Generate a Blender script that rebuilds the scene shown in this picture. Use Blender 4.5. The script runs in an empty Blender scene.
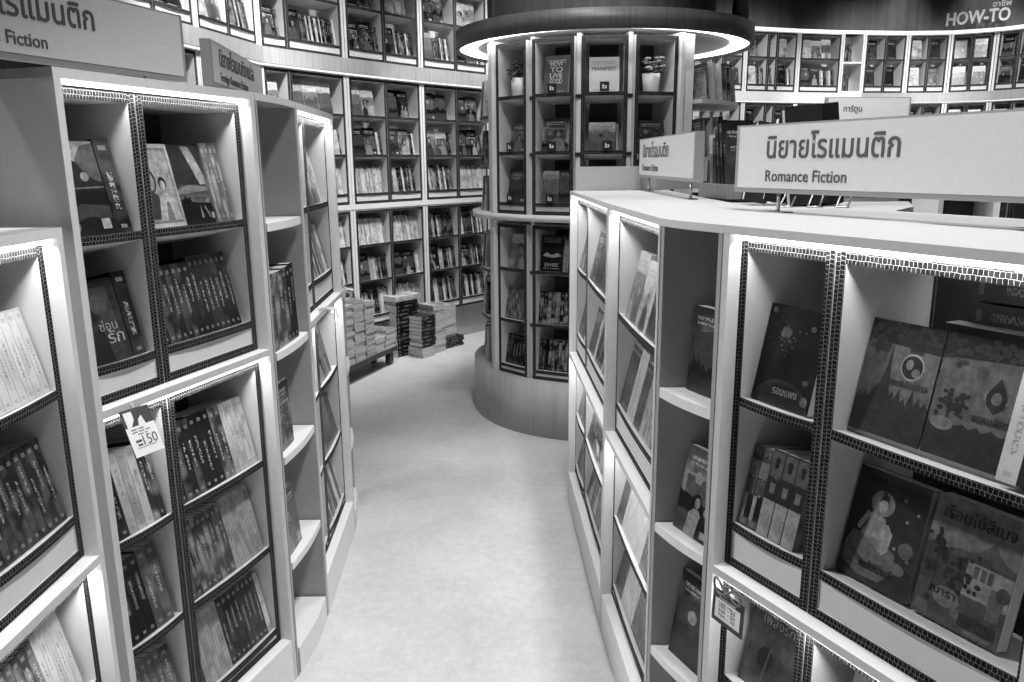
import bpy, bmesh, math, random
from mathutils import Matrix, Vector
R = math.radians
random.seed(7)
scene = bpy.context.scene
COL = scene.collection

# ------------------------------------------------------------------ camera
CAM_H, PITCH, ROLL = 1.65, R(12.67), -0.0081
fw = Vector((0, math.cos(PITCH), -math.sin(PITCH)))
up0 = Vector((0, math.sin(PITCH), math.cos(PITCH)))
rt0 = Vector((1, 0, 0))
rt = rt0*math.cos(ROLL)+up0*math.sin(ROLL)
up = -rt0*math.sin(ROLL)+up0*math.cos(ROLL)
cd = bpy.data.cameras.new('camera'); cam = bpy.data.objects.new('camera', cd); COL.objects.link(cam)
cd.sensor_width = 36; cd.lens = 28; cd.clip_start = .02
cam.matrix_world = Matrix(((rt.x, up.x, -fw.x, 0), (rt.y, up.y, -fw.y, 0), (rt.z, up.z, -fw.z, CAM_H), (0, 0, 0, 1)))
scene.camera = cam
FPX = 796.4
def project(p):
    q = Vector(p)-Vector((0, 0, CAM_H)); z = q.dot(fw)
    if z < .05: return None
    return 512+FPX*q.dot(rt)/z, 341-FPX*q.dot(up)/z, z

# ------------------------------------------------------------------ materials
def newmat(name):
    m = bpy.data.materials.new(name); m.use_nodes = True
    nt = m.node_tree; b = nt.nodes['Principled BSDF']
    return m, nt, b
def g(v): return (v, v, v, 1)
class NT:
    def __init__(s, nt): s.nt = nt
    def n(s, t, **k):
        x = s.nt.nodes.new(t)
        for a, v in k.items():
            if hasattr(x, a): setattr(x, a, v)
            else: x.inputs[a.replace('_', ' ')].default_value = v
        return x
    def l(s, a, b): s.nt.links.new(a, b)
    def math(s, op, a, b=None, c=None, clamp=False):
        x = s.nt.nodes.new('ShaderNodeMath'); x.operation = op; x.use_clamp = clamp
        for i, v in enumerate((a, b, c)):
            if v is None: continue
            if isinstance(v, (int, float)): x.inputs[i].default_value = v
            else: s.l(v, x.inputs[i])
        return x.outputs[0]
    def mix(s, f, a, b):
        x = s.nt.nodes.new('ShaderNodeMix'); x.data_type = 'FLOAT'
        for i, v in ((0, f), (2, a), (3, b)):
            if isinstance(v, (int, float)): x.inputs[i].default_value = v
            else: s.l(v, x.inputs[i])
        return x.outputs[0]
    def step(s, v, a, b):
        x = s.nt.nodes.new('ShaderNodeMapRange'); x.interpolation_type = 'SMOOTHSTEP'
        s.l(v, x.inputs[0]); x.inputs[1].default_value = a; x.inputs[2].default_value = b
        return x.outputs[0]

def plain(name, v, rough=.5, metal=0, spec=.5, noise=0, scale=40):
    m, nt, b = newmat(name); N = NT(nt)
    b.inputs['Roughness'].default_value = rough; b.inputs['Metallic'].default_value = metal
    b.inputs['Specular IOR Level'].default_value = spec
    tc = N.n('ShaderNodeTexCoord'); nz = N.n('ShaderNodeTexNoise', Scale=scale, Detail=4.0)
    N.l(tc.outputs['Object'], nz.inputs['Vector'])
    f = N.math('MULTIPLY_ADD', N.math('SUBTRACT', nz.outputs['Fac'], .5), v*(noise or .06)*2, v, True)
    N.l(f, b.inputs['Base Color'])
    return m
def wood(name, lo, hi, rough=.45, sx=60, sz=2.5):
    m, nt, b = newmat(name); N = NT(nt)
    tc = N.n('ShaderNodeTexCoord'); mp = N.n('ShaderNodeMapping'); mp.inputs['Scale'].default_value = (sx, sx, sz)
    N.l(tc.outputs['Object'], mp.inputs['Vector'])
    n1 = N.n('ShaderNodeTexNoise', Scale=1.0, Detail=6.0, Roughness=.6); N.l(mp.outputs[0], n1.inputs['Vector'])
    n2 = N.n('ShaderNodeTexNoise', Scale=3.0, Detail=2.0); N.l(tc.outputs['Object'], n2.inputs['Vector'])
    f = N.math('MULTIPLY_ADD', n2.outputs['Fac'], .4, N.math('MULTIPLY', n1.outputs['Fac'], .7))
    N.l(N.mix(N.step(f, .3, .8), lo, hi), b.inputs['Base Color']); b.inputs['Roughness'].default_value = rough
    return m
def emit(name, s):
    m, nt, b = newmat(name); N = NT(nt)
    b.inputs['Base Color'].default_value = g(.8); b.inputs['Emission Color'].default_value = (1, 1, 1, 1)
    b.inputs['Emission Strength'].default_value = s
    return m
M = {}
M['white'] = plain('white_laminate', .74, .45, spec=.35)
M['worktop'] = plain('worktop_laminate', .38, .5, spec=.3)
M['edge'] = plain('grey_edge_band', .56, .5)
M['panel'] = plain('grey_board', .33, .55)
M['card'] = plain('white_cardboard', .60, .6, spec=.2)
M['sign'] = plain('sign_face', .56, .5, spec=.3)
M['signedge'] = plain('sign_edge', .26, .5)
M['ink'] = plain('dark_lettering', .075, .5)
M['whiteletter'] = plain('white_lettering', .8, .4)
M['black'] = plain('black_plastic', .02, .4)
M['dark'] = plain('dark_board', .05, .5)
M['metal'] = plain('brushed_metal', .5, .35, 1)
M['boxback'] = plain('grey_cardboard', .07, .7, spec=.15)
M['paper'] = plain('white_paper', .75, .6, spec=.2)
M['midpaper'] = plain('grey_paper', .06, .5)
M['ribbon'] = plain('ribbon', .12, .35)
M['whiteribbon'] = plain('white_ribbon', .7, .35)
M['leaf'] = plain('dark_leaves', .06, .6)
M['petal'] = plain('pale_petals', .6, .6)
M['pot'] = plain('white_pot', .7, .35)
M['wood'] = wood('pale_wood', .30, .46)
M['band'] = wood('grey_wood_band', .30, .46)
M['ringwood'] = wood('dark_ring_wood', .06, .12)
M['darkwood'] = wood('dark_wall_wood', .07, .16, .5, 25, .7)
M['ceiling'] = plain('dark_ceiling', .06, .8)
M['led'] = emit('led_strip', 3.2)
M['ledring'] = emit('led_ring', 6.0)
M['ledthin'] = emit('led_cove', 1.1)

def honeycomb():
    m, nt, b = newmat('corrugated_edge'); N = NT(nt)
    uv = N.n('ShaderNodeUVMap'); 
    nz = N.n('ShaderNodeTexNoise', Scale=90.0, Detail=1.0); N.l(uv.outputs[0], nz.inputs['Vector'])
    off = N.n('ShaderNodeVectorMath', operation='SCALE'); off.inputs['Scale'].default_value = .004; N.l(nz.outputs['Color'], off.inputs[0])
    ad = N.n('ShaderNodeVectorMath', operation='ADD'); N.l(uv.outputs[0], ad.inputs[0]); N.l(off.outputs[0], ad.inputs[1])
    br = N.n('ShaderNodeTexBrick', offset=.35, squash=1.0)
    br.inputs['Scale'].default_value = 1; br.inputs['Mortar Size'].default_value = .00042; br.inputs['Mortar Smooth'].default_value = .2
    br.inputs['Brick Width'].default_value = .0085; br.inputs['Row Height'].default_value = .011; br.inputs['Bias'].default_value = -.25
    br.inputs['Color1'].default_value = g(.004); br.inputs['Color2'].default_value = g(.02); br.inputs['Mortar'].default_value = g(.22)  # near-black bricks paint the shade inside the deep open holes
    N.l(ad.outputs[0], br.inputs['Vector'])
    N.l(br.outputs['Color'], b.inputs['Base Color'])
    inv = N.math('SUBTRACT', br.outputs['Fac'], 0.0)
    bp = N.n('ShaderNodeBump'); bp.inputs['Strength'].default_value = .3; bp.inputs['Distance'].default_value = .004
    N.l(inv, bp.inputs['Height']); N.l(bp.outputs[0], b.inputs['Normal'])
    b.inputs['Roughness'].default_value = .8; b.inputs['Specular IOR Level'].default_value = .1
    return m
M['comb'] = honeycomb()

def floor_mat():
    m, nt, b = newmat('concrete_floor'); N = NT(nt)
    tc = N.n('ShaderNodeTexCoord')
    n1 = N.n('ShaderNodeTexNoise', Scale=2.2, Detail=6.0, Roughness=.65); n2 = N.n('ShaderNodeTexNoise', Scale=26.0, Detail=5.0, Roughness=.7); n3 = N.n('ShaderNodeTexNoise', Scale=160.0, Detail=2.0)
    for n in (n1, n2, n3): N.l(tc.outputs['Object'], n.inputs['Vector'])
    f = N.math('ADD', N.math('MULTIPLY', n1.outputs['Fac'], .45), N.math('ADD', N.math('MULTIPLY', n2.outputs['Fac'], .4), N.math('MULTIPLY', n3.outputs['Fac'], .2)))
    N.l(N.mix(N.step(f, .34, .7), .45, .63), b.inputs['Base Color'])
    N.l(N.mix(n2.outputs['Fac'], .35, .6), b.inputs['Roughness'])
    return m
M['floor'] = floor_mat()

def cover_mat():
    m, nt, b = newmat('book_cover'); N = NT(nt)
    uv = N.n('ShaderNodeUVMap'); sp = N.n('ShaderNodeSeparateXYZ'); N.l(uv.outputs[0], sp.inputs[0])
    u, v = sp.outputs[0], sp.outputs[1]
    at = N.n('ShaderNodeAttribute', attribute_name='ink'); sc_ = N.n('ShaderNodeSeparateColor'); N.l(at.outputs['Color'], sc_.inputs[0])
    base, sec, seed = sc_.outputs[0], sc_.outputs[1], sc_.outputs[2]
    style = N.math('ABSOLUTE', at.outputs['Alpha']); has_text = N.math('GREATER_THAN', at.outputs['Alpha'], 0.0)
    sd = N.math('MULTIPLY', seed, 97.0)
    def noise(su, sv, detail=3.0, off=0.0):
        c = N.n('ShaderNodeCombineXYZ'); N.l(N.math('MULTIPLY', u, su), c.inputs[0]); N.l(N.math('MULTIPLY', v, sv), c.inputs[1]); N.l(N.math('ADD', sd, off), c.inputs[2])
        x = N.n('ShaderNodeTexNoise', Scale=1.0, Detail=detail, Roughness=.6); N.l(c.outputs[0], x.inputs['Vector'])
        return x.outputs['Fac']
    contrast = N.mix(N.math('LESS_THAN', base, .2), .03, .55)
    # front and back art
    art = N.math('ADD', N.math('MULTIPLY', noise(1.8, 2.6, 2.0), .85), N.math('MULTIPLY', noise(9, 13, 5.0, 5.0), .22))
    a1 = N.math('MULTIPLY', N.step(art, .36, .74), N.step(v, 1.0, .5))
    col = N.mix(N.math('MULTIPLY', a1, style), base, sec)
    fine = noise(13, 19, 5.0, 9.0); fine = N.step(fine, .2, .8)
    col = N.math('MULTIPLY', col, N.mix(N.math('MULTIPLY', style, .55), 1.0, N.math('MULTIPLY_ADD', fine, 1.3, .3)))
    def band(c, hw): return N.math('LESS_THAN', N.math('ABSOLUTE', N.math('SUBTRACT', v, c)), hw)
    def between(x, a, b_): return N.math('MULTIPLY', N.math('GREATER_THAN', x, a), N.math('LESS_THAN', x, b_))
    fu = N.math('FRACT', u)
    gl = N.math('GREATER_THAN', noise(48, 34, 1.0, 3.0), .5)
    rows = N.math('ADD', band(.87, .022), N.math('ADD', band(.81, .014), N.math('MULTIPLY', band(.08, .014), 1.0)), clamp=True)
    t1 = N.math('MULTIPLY', has_text, N.math('MULTIPLY', N.math('MULTIPLY', gl, rows), between(fu, .14, .86)))
    col_front = N.mix(N.math('MULTIPLY', t1, .6), col, contrast)
    # spine
    su = N.math('SUBTRACT', u, 2.0)
    gs = N.math('GREATER_THAN', noise(5, 70, 1.0, 21.0), .52)
    ts = N.math('MULTIPLY', N.math('MULTIPLY', gs, between(su, .34, .66)), N.math('MULTIPLY', N.math('GREATER_THAN', v, N.math('MULTIPLY_ADD', seed, .3, .2)), N.math('LESS_THAN', v, N.math('MULTIPLY_ADD', seed, .2, .62))))
    lo = N.math('MULTIPLY', between(su, .3, .7), between(v, .05, .09)); hi = N.math('MULTIPLY', between(su, .25, .75), between(v, .88, .93))
    ts = N.math('ADD', N.math('MULTIPLY', ts, .5), N.math('MULTIPLY', N.math('ADD', lo, hi), .25), clamp=True)
    blk = N.math('MULTIPLY', N.step(noise(.4, 3.4, 1.0, 33.0), .42, .66), N.math('MULTIPLY', style, .6))
    spc = N.mix(blk, base, sec)
    spc = N.math('MULTIPLY', spc, N.mix(style, 1.0, N.math('MULTIPLY_ADD', noise(4, 30, 3.0, 40.0), .8, .6)))
    col_sp = N.mix(ts, spc, contrast)
    isp = N.math('GREATER_THAN', u, 1.99); plain_edge = N.math('GREATER_THAN', u, 3.2)
    c = N.mix(isp, col_front, col_sp); c = N.mix(plain_edge, c, base)
    N.l(c, b.inputs['Base Color'])
    b.inputs['Roughness'].default_value = .26; b.inputs['Specular IOR Level'].default_value = .4
    return m
M['cover'] = cover_mat()
def print_mat(tn):
    key = 'tone%.2f' % tn
    if key not in M:
        m, nt, b = newmat('cover_print'); N = NT(nt)
        tc = N.n('ShaderNodeTexCoord'); n1 = N.n('ShaderNodeTexNoise', Scale=55.0, Detail=5.0, Roughness=.65); N.l(tc.outputs['Object'], n1.inputs['Vector'])
        N.l(N.mix(N.step(n1.outputs['Fac'], .3, .7), tn*.36, tn*.8), b.inputs['Base Color']); b.inputs['Roughness'].default_value = .28
        M[key] = m
    return M[key]
def page_mat():
    m, nt, b = newmat('book_pages'); N = NT(nt)
    uv = N.n('ShaderNodeUVMap'); mp = N.n('ShaderNodeMapping'); mp.inputs['Scale'].default_value = (900, 3, 1); N.l(uv.outputs[0], mp.inputs['Vector'])
    n = N.n('ShaderNodeTexNoise', Scale=1.0, Detail=1.0); N.l(mp.outputs[0], n.inputs['Vector'])
    N.l(N.mix(N.step(n.outputs['Fac'], .3, .7), .38, .62), b.inputs['Base Color']); b.inputs['Roughness'].default_value = .9
    return m
M['pages'] = page_mat()

# ------------------------------------------------------------------ mesh builder
class MB:
    def __init__(s): s.v = []; s.f = []; s.uv = []; s.m = []; s.sm = []; s.ink = []
    def face(s, pts, mi=0, uv=None, smooth=False, ink=None):
        i = len(s.v); s.v += [tuple(p) for p in pts]; s.f.append(tuple(range(i, i+len(pts))))
        if uv is None: uv = planar(pts)
        s.uv.append(uv); s.m.append(mi); s.sm.append(smooth); s.ink.append(ink)
    def box(s, x0, x1, y0, y1, z0, z1, mi=0, front=None, top=None):
        p = lambda a, b, c: (a, b, c)
        s.face([p(x0, y0, z0), p(x1, y0, z0), p(x1, y0, z1), p(x0, y0, z1)], mi if front is None else front)
        s.face([p(x1, y1, z0), p(x0, y1, z0), p(x0, y1, z1), p(x1, y1, z1)], mi)
        s.face([p(x0, y1, z0), p(x0, y0, z0), p(x0, y0, z1), p(x0, y1, z1)], mi)
        s.face([p(x1, y0, z0), p(x1, y1, z0), p(x1, y1, z1), p(x1, y0, z1)], mi)
        s.face([p(x0, y0, z1), p(x1, y0, z1), p(x1, y1, z1), p(x0, y1, z1)], mi if top is None else top)
        s.face([p(x0, y1, z0), p(x1, y1, z0), p(x1, y0, z0), p(x0, y0, z0)], mi)
    def prism(s, poly, z0, z1, mi=0, side=None, topm=None):
        # poly counter-clockwise (x,y)
        a = sum(poly[i][0]*poly[(i+1) % len(poly)][1]-poly[(i+1) % len(poly)][0]*poly[i][1] for i in range(len(poly)))
        if a < 0: poly = poly[::-1]
        s.face([(x, y, z1) for x, y in poly], mi if topm is None else topm)
        s.face([(x, y, z0) for x, y in poly[::-1]], mi)
        for i in range(len(poly)):
            (x0, y0), (x1, y1) = poly[i], poly[(i+1) % len(poly)]
            s.face([(x0, y0, z0), (x1, y1, z0), (x1, y1, z1), (x0, y0, z1)], mi if side is None else side)
    def profile_x(s, prof, x0, x1, mi=0):
        # closed profile in (y,z), extruded along x
        n = len(prof)
        s.face([(x0, y, z) for y, z in prof][::-1], mi); s.face([(x1, y, z) for y, z in prof], mi)
        for i in range(n):
            (y0, z0), (y1, z1) = prof[i], prof[(i+1) % n]
            s.face([(x0, y0, z0), (x0, y1, z1), (x1, y1, z1), (x1, y0, z0)], mi)
    def lathe(s, prof, n=24, c=(0, 0, 0), mi=0, a0=0, a1=2*math.pi, smooth=True):
        for k in range(n):
            t0 = a0+(a1-a0)*k/n; t1 = a0+(a1-a0)*(k+1)/n
            for i in range(len(prof)-1):
                (r0, z0), (r1, z1) = prof[i], prof[i+1]
                P = [(c[0]+r*math.cos(t), c[1]+r*math.sin(t), c[2]+z) for r, t, z in ((r0, t0, z0), (r0, t1, z0), (r1, t1, z1), (r1, t0, z1))]
                if r0 < 1e-6: P = [P[0], P[2], P[3]]
                elif r1 < 1e-6: P = P[:3]
                s.face(P, mi, smooth=smooth)
    def tube(s, pts, r, n=8, mi=0):
        pts = [Vector(p) for p in pts]; rings = []
        for i, p in enumerate(pts):
            d = (pts[min(i+1, len(pts)-1)]-pts[max(i-1, 0)]).normalized()
            a = d.cross(Vector((0, 0, 1))); a = d.cross(Vector((1, 0, 0))) if a.length < .1 else a
            a.normalize(); b = d.cross(a)
            rings.append([p+a*r*math.cos(2*math.pi*k/n)+b*r*math.sin(2*math.pi*k/n) for k in range(n)])
        for i in range(len(rings)-1):
            for k in range(n):
                s.face([rings[i][k], rings[i][(k+1) % n], rings[i+1][(k+1) % n], rings[i+1][k]], mi, smooth=True)
        s.face(rings[0][::-1], mi); s.face(rings[-1], mi)
    def ribbon(s, pts, wv, th, mi=0):
        # flat band following pts, width vector wv, thickness th along z
        wv = Vector(wv)
        for a, b in zip(pts[:-1], pts[1:]):
            a, b = Vector(a), Vector(b); n = (b-a).cross(wv).normalized()*th
            q = [a-wv/2, b-wv/2, b+wv/2, a+wv/2]
            s.face([x+n for x in q], mi); s.face([x-n for x in q[::-1]], mi)
            for i in range(4): s.face([q[i]-n, q[(i+1) % 4]-n, q[(i+1) % 4]+n, q[i]+n], mi)
    def blob(s, c, r, mi=0, sq=(1, 1, 1), n=7, m_=5):
        prof = [(r*math.sin(math.pi*i/m_), -r*math.cos(math.pi*i/m_)) for i in range(m_+1)]
        t = MB(); t.lathe(prof, n, (0, 0, 0), mi)
        for f, uvv in zip(t.f, t.uv):
            s.face([(c[0]+t.v[i][0]*sq[0], c[1]+t.v[i][1]*sq[1], c[2]+t.v[i][2]*sq[2]) for i in f], mi, uvv, True)
    def mesh(s, name, mats, weld=True):
        me = bpy.data.meshes.new(name); me.from_pydata(s.v, [], s.f)
        ul = me.uv_layers.new(name='UVMap')
        flat = [c for face in s.uv for q in face for c in q]
        ul.data.foreach_set('uv', flat)
        me.polygons.foreach_set('material_index', s.m); me.polygons.foreach_set('use_smooth', s.sm)
        if any(x is not None for x in s.ink):
            at = me.attributes.new('ink', 'FLOAT_COLOR', 'CORNER')
            d = []
            for face, k in zip(s.f, s.ink): d += list(k or (.5, .5, 0, 0))*len(face)
            at.data.foreach_set('color', d)
        for m in mats: me.materials.append(m)
        if weld:
            bm = bmesh.new(); bm.from_mesh(me); bmesh.ops.remove_doubles(bm, verts=bm.verts, dist=1e-5); bm.to_mesh(me); bm.free()
        me.update(); return me
    def build(s, name, mats, parent=None, mat=None):
        if not isinstance(mats, (list, tuple)): mats = [mats]
        o = bpy.data.objects.new(name, s.mesh(name, mats)); COL.objects.link(o)
        if parent is not None: o.parent = parent
        if mat is not None: o.matrix_local = mat
        return o
def planar(pts):
    a = [Vector(p) for p in pts]
    n = (a[1]-a[0]).cross(a[2]-a[1])
    ax = max(range(3), key=lambda i: abs(n[i]))
    i, j = [k for k in range(3) if k != ax]
    li = max(p[i] for p in a)-min(p[i] for p in a); lj = max(p[j] for p in a)-min(p[j] for p in a)
    if lj > li: i, j = j, i
    mi_, mj = min(p[i] for p in a), min(p[j] for p in a)
    return [(p[i]-mi_, p[j]-mj) for p in a]
def tag(o, label=None, cat=None, group=None, kind=None):
    if label: o['label'] = label
    if cat: o['category'] = cat
    if group: o['group'] = group
    if kind: o['kind'] = kind
    return o
def empty(name, mat, label=None, cat=None, group=None, parent=None):
    o = bpy.data.objects.new(name, None); COL.objects.link(o); o.empty_display_size = .05
    if parent is not None: o.parent = parent; o.matrix_local = mat
    else: o.matrix_world = mat
    return tag(o, label, cat, group)
def frame_mat(A, B, z=0):
    a = math.atan2(B[1]-A[1], B[0]-A[0])
    return Matrix.Translation((A[0], A[1], z)) @ Matrix.Rotation(a, 4, 'Z')
def T(x, y, z): return Matrix.Translation((x, y, z))
def Rx(a): return Matrix.Rotation(R(a), 4, 'X')
def Ry(a): return Matrix.Rotation(R(a), 4, 'Y')
def Rz(a): return Matrix.Rotation(R(a), 4, 'Z')
def text_mesh(name, body, size, depth, mat, parent, matrix, width=None, align='LEFT', bold=0):
    cu = bpy.data.curves.new(name, 'FONT'); cu.body = body; cu.size = size; cu.extrude = depth; cu.align_x = align; cu.resolution_u = 3; cu.offset = bold*size
    o = bpy.data.objects.new(name, cu); COL.objects.link(o)
    dg = bpy.context.evaluated_depsgraph_get(); me = bpy.data.meshes.new_from_object(o.evaluated_get(dg)); me.name = name
    bpy.data.objects.remove(o); bpy.data.curves.remove(cu)
    if width and len(me.vertices):
        xs = [v.co.x for v in me.vertices]; k = width/(max(xs)-min(xs)); x0 = min(xs) if align == 'LEFT' else 0
        for v in me.vertices: v.co.x = (v.co.x-x0)*k
    me.materials.clear(); me.materials.append(mat)
    ob = bpy.data.objects.new(name, me); COL.objects.link(ob); ob.parent = parent; ob.matrix_local = matrix
    return ob
TXT = Rx(90)   # text plane xy -> xz, facing -y
# ------------------------------------------------------------------ books
ORD = 'first second third fourth fifth sixth seventh eighth ninth tenth eleventh twelfth thirteenth fourteenth fifteenth sixteenth seventeenth eighteenth nineteenth twentieth'.split()
ORD += ['twenty-'+x for x in ORD[:9]]+['thirtieth']+['thirty-'+x for x in ORD[:9]]
BOOKS = []
def book_geo(mb, mat, w, h, t, ink, hard=False, parts=('c', 'p'), pm=1):
    c = .0028 if hard else .0009; ins = .004 if hard else .0006
    def bx(x0, x1, y0, y1, z0, z1, mi, cover):
        F = [((x0, y0, z0), (x1, y0, z0), (x1, y0, z1), (x0, y0, z1)), ((x1, y1, z0), (x0, y1, z0), (x0, y1, z1), (x1, y1, z1)),
             ((x0, y1, z0), (x0, y0, z0), (x0, y0, z1), (x0, y1, z1)), ((x1, y0, z0), (x1, y1, z0), (x1, y1, z1), (x1, y0, z1)),
             ((x0, y0, z1), (x1, y0, z1), (x1, y1, z1), (x0, y1, z1)), ((x0, y1, z0), (x1, y1, z0), (x1, y0, z0), (x0, y0, z0))]
        for k, f in enumerate(F):
            if cover:
                if k == 0 and y0 == 0: uv = [(p[0]/w, p[2]/h) for p in f]
                elif k == 1 and y1 == t: uv = [(1.99-.99*p[0]/w, p[2]/h) for p in f]
                elif k == 2 and x0 == 0: uv = [(2+p[1]/t, p[2]/h) for p in f]
                else: uv = [(3.5, .5)]*4
            else: uv = [(p[1], p[0]+p[2]) for p in f]
            mb.face([mat @ Vector(p) for p in f], mi, uv, False, ink)
    if 'c' in parts:
        bx(0, w, 0, c, 0, h, 0, True); bx(0, w, t-c, t, 0, h, 0, True); bx(0, c, c, t-c, 0, h, 0, True)
        # spine faces of the two boards belong to the spine as well
    if 'p' in parts: bx(c, w-ins, c, t-c, ins, h-ins, pm, False)
def tone(v): return 'dark' if v < .05 else 'grey' if v < .25 else 'pale'
def book(mat, w, h, t, base=.1, sec=None, style=.8, label='', group=None, hard=False, decals=None, name='paperback_book', keep=False):
    base *= 1.1 if base > .25 else .42; sec = sec if sec is None or sec > .25 else sec*.5
    if sec is None: sec = random.choice((.02, .06, .15, .3, .5))
    BOOKS.append(dict(mat=mat.copy(), w=w, h=h, t=t, ink=(base, sec, random.random(), style), label=label, group=group, hard=hard, decals=decals, name=name, keep=keep))
def rnd_tone(kind):
    if kind == 'dark': return random.choice((.006, .01, .015, .02, .03)), random.choice((.06, .12, .25, .03))
    if kind == 'mid': return random.choice((.04, .06, .09, .13)), random.choice((.015, .3, .4, .02))
    if kind == 'pale': return random.choice((.28, .4, .5, .55)), random.choice((.04, .08, .15))
    return rnd_tone(random.choices(('dark', 'mid', 'pale'), (4, 3, 3))[0])
def fill(MC, s0, s1, d, z, items, where, alpha=13, group=None, gap=.0012):
    """items: list of (kind, width or thickness, height, tone, ...) from the viewer's left; z is the tray top at depth d"""
    s = s0; n = 0
    for it in items:
        k = it[0]
        if k == '_': s += it[1]; continue
        opt = it[4] if len(it) > 4 else {}
        base, sec = it[3] if isinstance(it[3], tuple) else rnd_tone(it[3])
        dd = d+opt.get('d', 0)
        zz = z-(dd-d)*math.tan(R(alpha))+.0008
        if k == 'S':
            t, h = it[1], it[2]; w = opt.get('w', .137)
            if s+t > s1+.001: break
            m = MC @ T(s, dd, zz) @ Rx(-alpha) @ Ry(opt.get('lean', 0)) @ T(t, 0, 0) @ Rz(90)
            s += t+gap; word = 'spine out'
        else:
            w, h = it[1], it[2]; t = opt.get('t', random.uniform(.014, .026))
            if s+w > s1+.012: break
            m = MC @ T(s, dd, zz) @ Rx(-alpha+opt.get('tilt', 0)) @ Ry(opt.get('lean', 0))
            s += w+opt.get('gap', .004); word = 'cover out'
        lab = opt.get('label') or '%s book %s, %s from left, %s' % (tone(base), word, ORD[min(n, 38)], where)
        n += 1
        book(m, w, h, t, base, sec, opt.get('style', .8), lab, group or opt.get('group'), opt.get('hard', False), opt.get('decals') or (SCENE if k != 'S' else None), keep=opt.get('keep', False))
SCENE = 'scene'
def spines(width, kind='any', h=.19, tmin=.012, tmax=.026, jit=.008):
    out = []; s = 0
    while True:
        t = random.uniform(tmin, tmax)
        if s+t > width: break
        out.append(('S', t, h+random.uniform(-jit, jit), kind if isinstance(kind, str) else random.choice(kind))); s += t+.0012
    return out
def series(n, t, h, base, sec, style=.8): return [('S', t, h, (base, sec), {'style': style}) for _ in range(n)]
def faces(width, kind='any', h=.2, w=.14):
    out = []; s = 0
    while s+w <= width+.012:
        ww = w+random.uniform(-.008, .004); out.append(('F', ww, h+random.uniform(-.012, .012), kind)); s += ww+.004
    return out

# ------------------------------------------------------------------ display furniture
WALL = .022
def display_box(parent, mat, w, z0, z1, depth, trays, card=M['card'], back=True, bow=.01, alpha=13, face_panel=True, back_to=None, backm=None):
    """a corrugated cardboard insert: open front, honeycomb edges, sloping trays. local x 0..w, y 0 (front)..depth. trays: heights of front lip tops"""
    b = MB()
    b.box(0, WALL, 0, depth, z0, z1, 0, front=1); b.box(w-WALL, w, 0, depth, z0, z1, 0, front=1)
    b.box(WALL, w-WALL, 0, depth, z1-WALL, z1, 0, front=1); b.box(WALL, w-WALL, 0, depth, z0, z0+WALL, 0, front=1)
    if back:
        b.box(WALL, (back_to or w)-WALL, depth-.006, depth, z0+WALL, z1-WALL, 2)
    o = b.build('display_box', [card, M['comb'], backm or M['boxback']], parent, mat)
    for zt in trays:
        t = MB(); n = 8; th = .021; L = min(.17, depth-.012); sl = math.tan(R(alpha))
        xs = [WALL+(w-2*WALL)*i/n for i in range(n+1)]
        fy = [-bow*math.sin(math.pi*i/n) for i in range(n+1)]
        for i in range(n):
            a, c = i, i+1
            P = lambda i, back, bot: (xs[i], L if back else fy[i]+.0, zt-(sl*(L-fy[i]) if back else 0)-(th if bot else 0))
            u0, u1 = xs[a]-WALL, xs[c]-WALL
            t.face([P(a, 0, 1), P(c, 0, 1), P(c, 0, 0), P(a, 0, 0)], 1, [(u0, 0), (u1, 0), (u1, .022), (u0, .022)])
            t.face([P(a, 0, 0), P(c, 0, 0), P(c, 1, 0), P(a, 1, 0)], 0)
            t.face([P(a, 1, 1), P(c, 1, 1), P(c, 0, 1), P(a, 0, 1)], 0)
            t.face([P(c, 1, 1), P(a, 1, 1), P(a, 1, 0), P(c, 1, 0)], 0)
        t.build('tray', [card, M['comb']], o)
    if face_panel and trays:
        zt = min(trays); p = MB(); p.box(WALL+.001, w-WALL-.001, .003, .006, z0+WALL, zt-.0215, 0); p.build('front_panel', card, o)
    return o
REC = .034
def area_light(name, mat, sx, sy, power, parent=None):
    l = bpy.data.lights.new(name, 'AREA'); l.shape = 'RECTANGLE'; l.size = sx; l.size_y = sy; l.energy = power
    o = bpy.data.objects.new(name, l); COL.objects.link(o)
    if parent is not None: o.parent = parent; o.matrix_local = mat
    else: o.matrix_world = mat
    return o
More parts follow.
